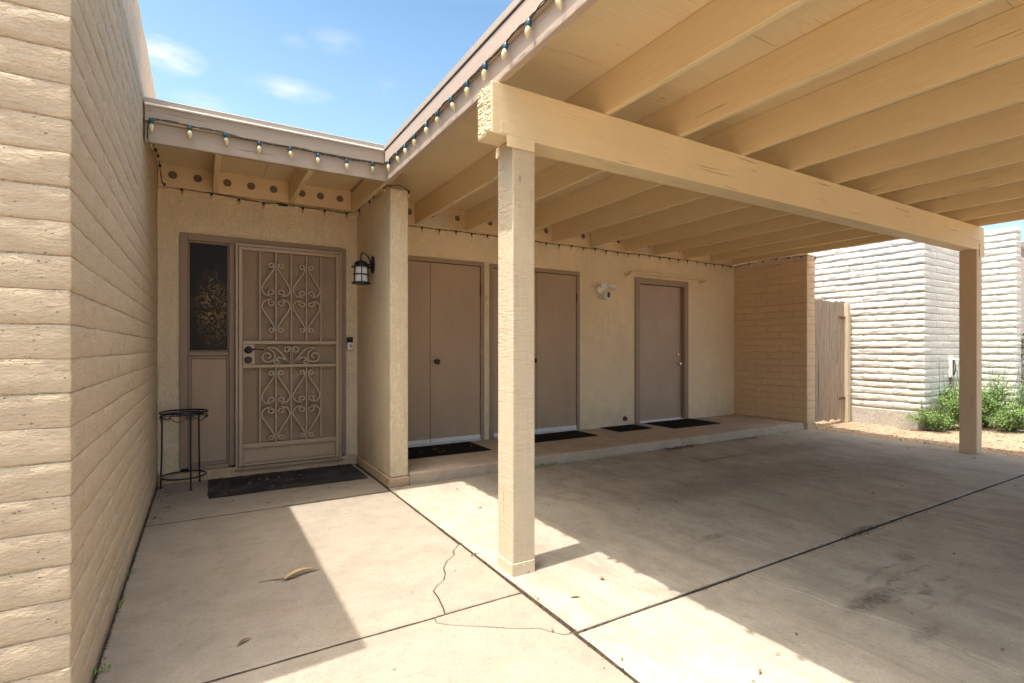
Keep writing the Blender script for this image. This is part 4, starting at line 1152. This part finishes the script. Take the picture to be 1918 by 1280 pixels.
mat_obj('long grey black ribbed doormat before the security door', .038, 1.262, 4.625, 5.255, .0015, 'mat_porch', .006, .009)
mat_obj('black speckled doormat on the step beside the wing wall', 1.67, 2.575, 4.745, 5.27, .1005, 'mat')
mat_obj('black speckled doormat on the step behind the near post', 3.04, 4.10, 4.86, 5.29, .1010, 'mat')
mat_obj('smallest black doormat on the step, left of the side door', 4.52, 5.10, 4.93, 5.30, .1015, 'mat')
mat_obj('black doormat on the step directly before the side door', 5.33, 6.25, 4.76, 5.30, .1015, 'mat')

ps = thing('plant_stand', (-.15, 5.13, 0), 'empty black wrought iron plant stand between block wall and sidelight', 'plant stand')
SC = Vector((-.135, 5.13, 0))
def ringt(name, r, z, t_, mat='stand', n=40, k=5):
    pts = [SC + Vector((r * math.cos(2 * math.pi * i / n), r * math.sin(2 * math.pi * i / n), z)) for i in range(n + 1)]
    return tube(name, pts, t_, mat, ps, 7)
ringt('top_ring', .172, .628, .0075); ringt('top_ring', .162, .612, .004); ringt('lower_ring', .160, .098, .007)
for a in (168, 288, 48):
    c, s = math.cos(R(a)), math.sin(R(a))
    lg = tube('leg', [SC + Vector((c * .158, s * .158, .622)), SC + Vector((c * .160, s * .160, .3)), SC + Vector((c * .168, s * .168, .008))], .0065, 'stand', ps, 8)
    lathe('foot', [(.011, 0), (.012, .004), (.008, .014)], SC + Vector((c * .168, s * .168, .001)), 'stand', lg, 'Z', 10)
for k in range(6):
    a0, a1 = R(168 + 60 * k + 6), R(168 + 60 * k + 54); P_ = []
    for i in range(13):
        a = a0 + (a1 - a0) * i / 12; z = .606 - .045 * math.sin(math.pi * i / 12); P_.append(SC + Vector((math.cos(a) * .166, math.sin(a) * .166, z)))
    tube('swag', P_, .0028, 'stand', ps, 6)
    am = R(168 + 60 * k); e = Vector((-math.sin(am), math.cos(am), 0)); cc_ = SC + Vector((math.cos(am) * .168, math.sin(am) * .168, .588))
    tube('curl', [cc_ + e * x + Vector((0, 0, z)) for x, z in spiral(.014, 0, .004, .014, 0, 420, 16)], .0026, 'stand', ps, 5)
    tube('curl', [cc_ - e * x + Vector((0, 0, z)) for x, z in spiral(.014, 0, .004, .014, 0, 420, 16)], .0026, 'stand', ps, 5)
for ang in (30, 90, 150):
    d = Vector((math.cos(R(ang)), math.sin(R(ang)), 0)) * .160; tube('cross_bar', [SC + Vector((0, 0, .616)) - d, SC + Vector((0, 0, .616)) + d], .003, 'stand', ps, 6)


# big curled leaf on the concrete
def leaf_mesh(bm, at, L, W, ang, curl=.3, lift=.012, n=8):
    at = Vector(at); d = Vector((math.cos(ang), math.sin(ang), 0)); e = Vector((-d.y, d.x, 0)); rows = []
    for i in range(n + 1):
        t_ = i / n; w = W * math.sin(math.pi * (t_ ** .8)) * .5 + .0004; z = lift * math.sin(math.pi * t_) + .002
        bend = math.sin(t_ * 2.5) * L * .06
        c = at + d * (L * t_) + e * bend
        rows.append([bm.verts.new(c - e * w + Vector((0, 0, z + w * curl))), bm.verts.new(c + Vector((0, 0, z))), bm.verts.new(c + e * w + Vector((0, 0, z + w * curl)))])
    for a, b in zip(rows, rows[1:]):
        for k in range(2): bm.faces.new((a[k], b[k], b[k + 1], a[k + 1]))


bl = thing('dry_leaf', (.38, 2.84, 0), 'large curled dry leaf with long stalk lying in the wall shade', 'leaf')
bm = bmesh.new(); leaf_mesh(bm, (.345, 2.815, 0), .19, .034, R(10), .8, .012, 10); o = obj('leaf_blade', bm, 'dry_leaf', bl, True)
bm = bmesh.new(); leaf_mesh(bm, (.335, 2.80, 0), .09, .014, R(4), .6, .006, 6); obj('leaf_blade', bm, 'litter', bl, True)
tube('stalk', [(.235, 2.845, .004), (.29, 2.835, .006), (.35, 2.818, .006)], [.0015, .002, .003], 'litter', bl, 6)
bm = bmesh.new(); leaf_mesh(bm, (1.46, 1.93, 0), .055, .022, R(-25), .5, .006, 6); o = obj('dry_leaf', bm, 'dry_leaf', None, True); tag(o, 'small tan dry leaf on sunlit concrete below the near post', 'leaf')
bm = bmesh.new(); leaf_mesh(bm, (.115, 2.28, 0), .065, .014, R(30), .6, .006, 6); o = obj('dry_leaf', bm, 'rust', None, True); tag(o, 'small rust brown dry leaf close to the foot of the tall block wall', 'leaf')

rnd = random.Random(11)
bm = bmesh.new()
def scatter(n, fx, fy, z=0, L=(.008, .03), spread=1):
    for _ in range(n):
        x, y = fx(), fy(); l = rnd.uniform(*L); leaf_mesh(bm, (x, y, z + rnd.uniform(0, .003)), l, l * rnd.uniform(.25, .6), rnd.uniform(0, 6.28), rnd.uniform(0, .9), l * .15, 3)
U = rnd.uniform
scatter(35, lambda: U(-.3, -.2), lambda: U(4.2, 5.25), 0)
scatter(60, lambda: U(-.25, 1.3), lambda: 5.285 - abs(rnd.gauss(0, .02)), 0, (.01, .035))
scatter(40, lambda: U(.06, .8), lambda: U(4.6, 5.2), .010, (.015, .05))
scatter(25, lambda: U(-.3, 1.3), lambda: U(4.2, 4.65), 0, (.01, .04))
scatter(70, lambda: U(1.4, 7.3), lambda: 4.215 - abs(rnd.gauss(0, .05)), .004, (.008, .03))
scatter(140, lambda: rnd.gauss(4.72, .16), lambda: 4.19 - abs(rnd.gauss(0, .05)), .006, (.01, .045))
scatter(60, lambda: rnd.gauss(5.9, .2), lambda: 4.17 - abs(rnd.gauss(0, .04)), .006, (.01, .04))
scatter(90, lambda: U(1.4, 7), lambda: U(1.7, 4.1), .006, (.010, .040))
scatter(60, lambda: U(1.4, 6.5), lambda: U(.2, 1.6), .003, (.008, .036))
scatter(25, lambda: U(1.7, 2.5), lambda: U(4.78, 5.2), .108, (.015, .05))
scatter(30, lambda: U(1.5, 7.2), lambda: U(4.3, 5.3), .101, (.008, .03))
scatter(20, lambda: U(0, 1.3), lambda: U(.9, 4.0), .001, (.005, .022))
ll = obj('leaf_litter', bm, 'litter', None); tag(ll, 'scattered dry leaf bits over the concrete and along wall bases', 'leaves', kind='stuff')
# soil crumbs along the joints
bm = bmesh.new()
def crumb(x, y, z, r):
    m = bmesh.ops.create_icosphere(bm, subdivisions=1, radius=r)
    for v in m['verts']: v.co = Vector((v.co.x * rnd.uniform(.7, 1.3), v.co.y * rnd.uniform(.7, 1.3), v.co.z * .6)) + Vector((x, y, z))
for _ in range(240): crumb(rnd.gauss(3.6, .30), 1.680 + rnd.gauss(0, .020), .003, U(.0012, .0045))
for _ in range(160): crumb(U(1.35, 7.2), 1.685 + rnd.gauss(0, .012), .001, U(.001, .004))
for _ in range(150): y = U(1.0, 4.2); crumb(1.295 + (y - 1.3) * .0125 + rnd.gauss(0, .010), y, .0, U(.001, .004))
for _ in range(40): crumb(U(-.3, 1.3), 2.096 + rnd.gauss(0, .012), 0, U(.0008, .002))
for _ in range(420): crumb(-.324 + abs(rnd.gauss(0, .006)), U(1.9, 5.2), .0, U(.0008, .003))
sc_ = obj('soil_crumbs', bm, 'joint', None); tag(sc_, 'dark soil crumbs gathered in the concrete joints', 'soil', kind='stuff')

# gravel on the dirt
bm = bmesh.new()
for _ in range(2600):
    x = U(7.45, 10.2); y = U(1.5, 4.6)
    r = U(.003, .010) if rnd.random() < .95 else U(.012, .022)
    crumb(x, y, -.03 + min(.04, max(0, (x - 7.6) * .03)) + N(x, y, 0, 1.3) * .03, r)
gv = obj('gravel', bm, m_plain('pebbles', (.30, .22, .155), .95, .2, .3), None); tag(gv, 'small tan pebbles strewn over the dirt strip', 'gravel', kind='stuff')


# shrubs
def shrub(at, rx, ry, h, n, label, seed, sprays=8):
    r_ = random.Random(seed); s = thing('shrub', at, label, 'shrub', 'shrubs at the foot of the white house'); at = Vector(at)
    bs = bmesh.new(); bf = bmesh.new(); fl = bmesh.new(); tips = []
    for k in range(sprays):
        a = r_.uniform(0, 6.28); q = r_.uniform(.2, 1) ** .5
        tip = at + Vector((math.cos(a) * rx * q, math.sin(a) * ry * q, h * (1.02 - .55 * q * q) * r_.uniform(.75, 1.12)))
        mid_ = at.lerp(tip, .5) + Vector((0, 0, h * .12)); P_ = crom([at + Vector((0, 0, -.02)), mid_, tip], 5)
        add_tube(bs, P_, [.006 - .0004 * i for i in range(len(P_))], 4); tips.append(P_)
    talls = []
    for k in range(9):
        a = r_.uniform(0, 6.28); q = r_.uniform(.2, .9); b0 = at + Vector((math.cos(a) * rx * q, math.sin(a) * ry * q, h * .3)); tp = b0 + Vector((r_.gauss(0, .08), r_.gauss(0, .06), h * r_.uniform(.65, 1.0)))
        P_ = crom([b0, b0.lerp(tp, .5) + Vector((r_.gauss(0, .02), 0, 0)), tp], 5); add_tube(bs, P_, [.0035 - .0002 * i for i in range(len(P_))], 4); talls.append(P_)
        for pt in P_[3:]:
            for _q in range(4):
                d = Vector((r_.gauss(0, 1), r_.gauss(0, 1), r_.gauss(.5, .5))).normalized() * r_.uniform(.012, .026); e = d.cross(Vector((0, .2, 1))).normalized() * d.length * .28
                bf.faces.new([bf.verts.new(w_) for w_ in (pt, pt + d * .5 + e, pt + d, pt + d * .5 - e)])
    for _ in range(n):
        P_ = r_.choice(tips); p = P_[min(len(P_) - 1, int(len(P_) * r_.uniform(.3, 1.02)))]
        far_ = .3 + 1.1 * r_.random(); p = p + Vector((r_.gauss(0, .060), r_.gauss(0, .060), r_.gauss(0, .045))) * far_
        if p.z < at.z + .01: p.z = at.z + r_.uniform(.01, .05)
        l = r_.uniform(.016, .034); w = l * r_.uniform(.45, .65)
        d = Vector((r_.gauss(0, 1), r_.gauss(0, 1), r_.gauss(.2, .6))).normalized(); e = d.cross(Vector((r_.gauss(0, .5), r_.gauss(0, .5), 1))).normalized()
        nrm = d.cross(e) * .15 * l
        a_, b_, c_, d_ = p, p + d * l * .5 + e * w * .5 + nrm, p + d * l, p + d * l * .5 - e * w * .5 + nrm
        tgt = fl if r_.random() < .012 else bf
        tgt.faces.new([tgt.verts.new(v) for v in (a_, b_, c_, d_)])
    obj('stem', bs, 'stem', s); f = obj('foliage', bf, 'leaf', s); f['kind'] = 'stuff'
    if len(fl.verts): f2 = obj('flowers', fl, 'flower', s); f2['kind'] = 'stuff'
    else: fl.free()
    return s


shrub((9.25, 3.05, .0), .40, .27, .78, 7000, 'leafy green shrub directly under the white utility box', 1, 26)
shrub((8.85, 3.20, .0), .34, .30, .34, 3600, 'low green shrub spreading round the white house corner', 2, 16)
shrub((9.75, 2.95, .0), .42, .30, .84, 6500, 'tall green shrub hidden mostly behind the far post', 3, 26)
shrub((10.05, 2.45, .0), .46, .34, .74, 7500, 'green flowering shrub just right of the far post', 4, 26)
shrub((10.6, 2.25, .0), .46, .36, .62, 6500, 'green flowering shrub at the right end of the row', 5, 24)
shrub((9.55, 2.62, .0), .42, .26, .34, 4200, 'low green shrub in front, behind the far post foot', 6, 18)
bt = thing('bush', (13.0, 3.2, 0), 'darker green bush beyond the white wing at the right edge', 'bush')
def bush(at, r, h, n, seed, s):
    r_ = random.Random(seed); bf = bmesh.new(); at = Vector(at)
    for _ in range(n):
        u = Vector((r_.gauss(0, 1), r_.gauss(0, 1), r_.gauss(0, 1))).normalized() * r_.uniform(.5, 1) ** .5
        k = 1 + .25 * noise.noise(u * 2.5 + Vector((seed, 0, 0)))
        p = at + Vector((u.x * r * k, u.y * r * k, h / 2 + u.z * h / 2 * k)); l = r_.uniform(.03, .06)
        d = Vector((r_.gauss(0, 1), r_.gauss(0, 1), r_.gauss(0, .6))).normalized(); e = d.cross(Vector((0, .3, 1))).normalized() * l * .3
        bf.faces.new([bf.verts.new(v) for v in (p, p + d * l * .5 + e, p + d * l, p + d * l * .5 - e)])
    f = obj('foliage', bf, 'leaf_dark', s); f['kind'] = 'stuff'
    obj('trunk', add_tube(bmesh.new(), [at, at + Vector((.02, 0, h * .6))], [.04, .02], 6), 'stem', s)
bush((13.0, 3.2, 0), .55, 1.4, 7000, 3, bt)

# rocks by the shrubs
def rock(at, r, label, seed):
    bm = bmesh.new(); bmesh.ops.create_icosphere(bm, subdivisions=2, radius=1)
    for v in bm.verts:
        k = 1 + .28 * noise.noise(v.co * 1.6 + Vector((seed * 3.1, 0, 0))); v.co = Vector((v.co.x * r * 1.3 * k, v.co.y * r * k, v.co.z * r * .6 * k)) + Vector(at)
    tag(obj('rock', bm, 'rock' if seed % 3 else 'dirt', None), label, 'rock', 'rocks edging the shrubs')
rock((8.98, 2.84, .02), .075, 'tan rock at the foot of the shrubs, left of the far post', 3)
for i, (x, y, r, lb_) in enumerate([(9.02, 2.28, .045, 'first pale rock right of the far post, under the shrubs'), (9.15, 2.20, .055, 'second pale rock right of the far post'), (9.30, 2.12, .06, 'rounded grey rock in the middle of the edging'), (9.02, 2.08, .06, 'nearest pale rock on open dirt in the edging'), (9.42, 1.98, .06, 'pale rock second from the right picture edge'), (9.58, 1.90, .065, 'pale rock nearest the right picture edge')]):
    rock((x, y, .015), r, lb_, i + 1 if (i + 1) % 3 else i + 2)

# weeds along the step and joints
bm = bmesh.new()
def weed(x, y, z, n, L):
    for _ in range(n): leaf_mesh(bm, (x + rnd.gauss(0, .02), y + rnd.gauss(0, .008), z), rnd.uniform(.4, 1) * L, .006, rnd.uniform(0, 6.28), .4, rnd.uniform(.005, .03), 3)
for x in (2.62, 2.75, 2.86, 3.0): weed(x, 4.20, .005, 14, .06)
for y in (1.0, 1.25, 1.45, 2.0, 2.6, 3.5, 4.0): weed(1.295 + (y - 1.3) * .0125, y, -.012, 5, .014)
for y in (2.35, 2.9, 3.3): weed(-.315, y, .0, 8, .03)
wd = obj('weeds', bm, 'leaf', None); tag(wd, 'tiny green weeds in the joints and along the step foot', 'weeds', kind='stuff')
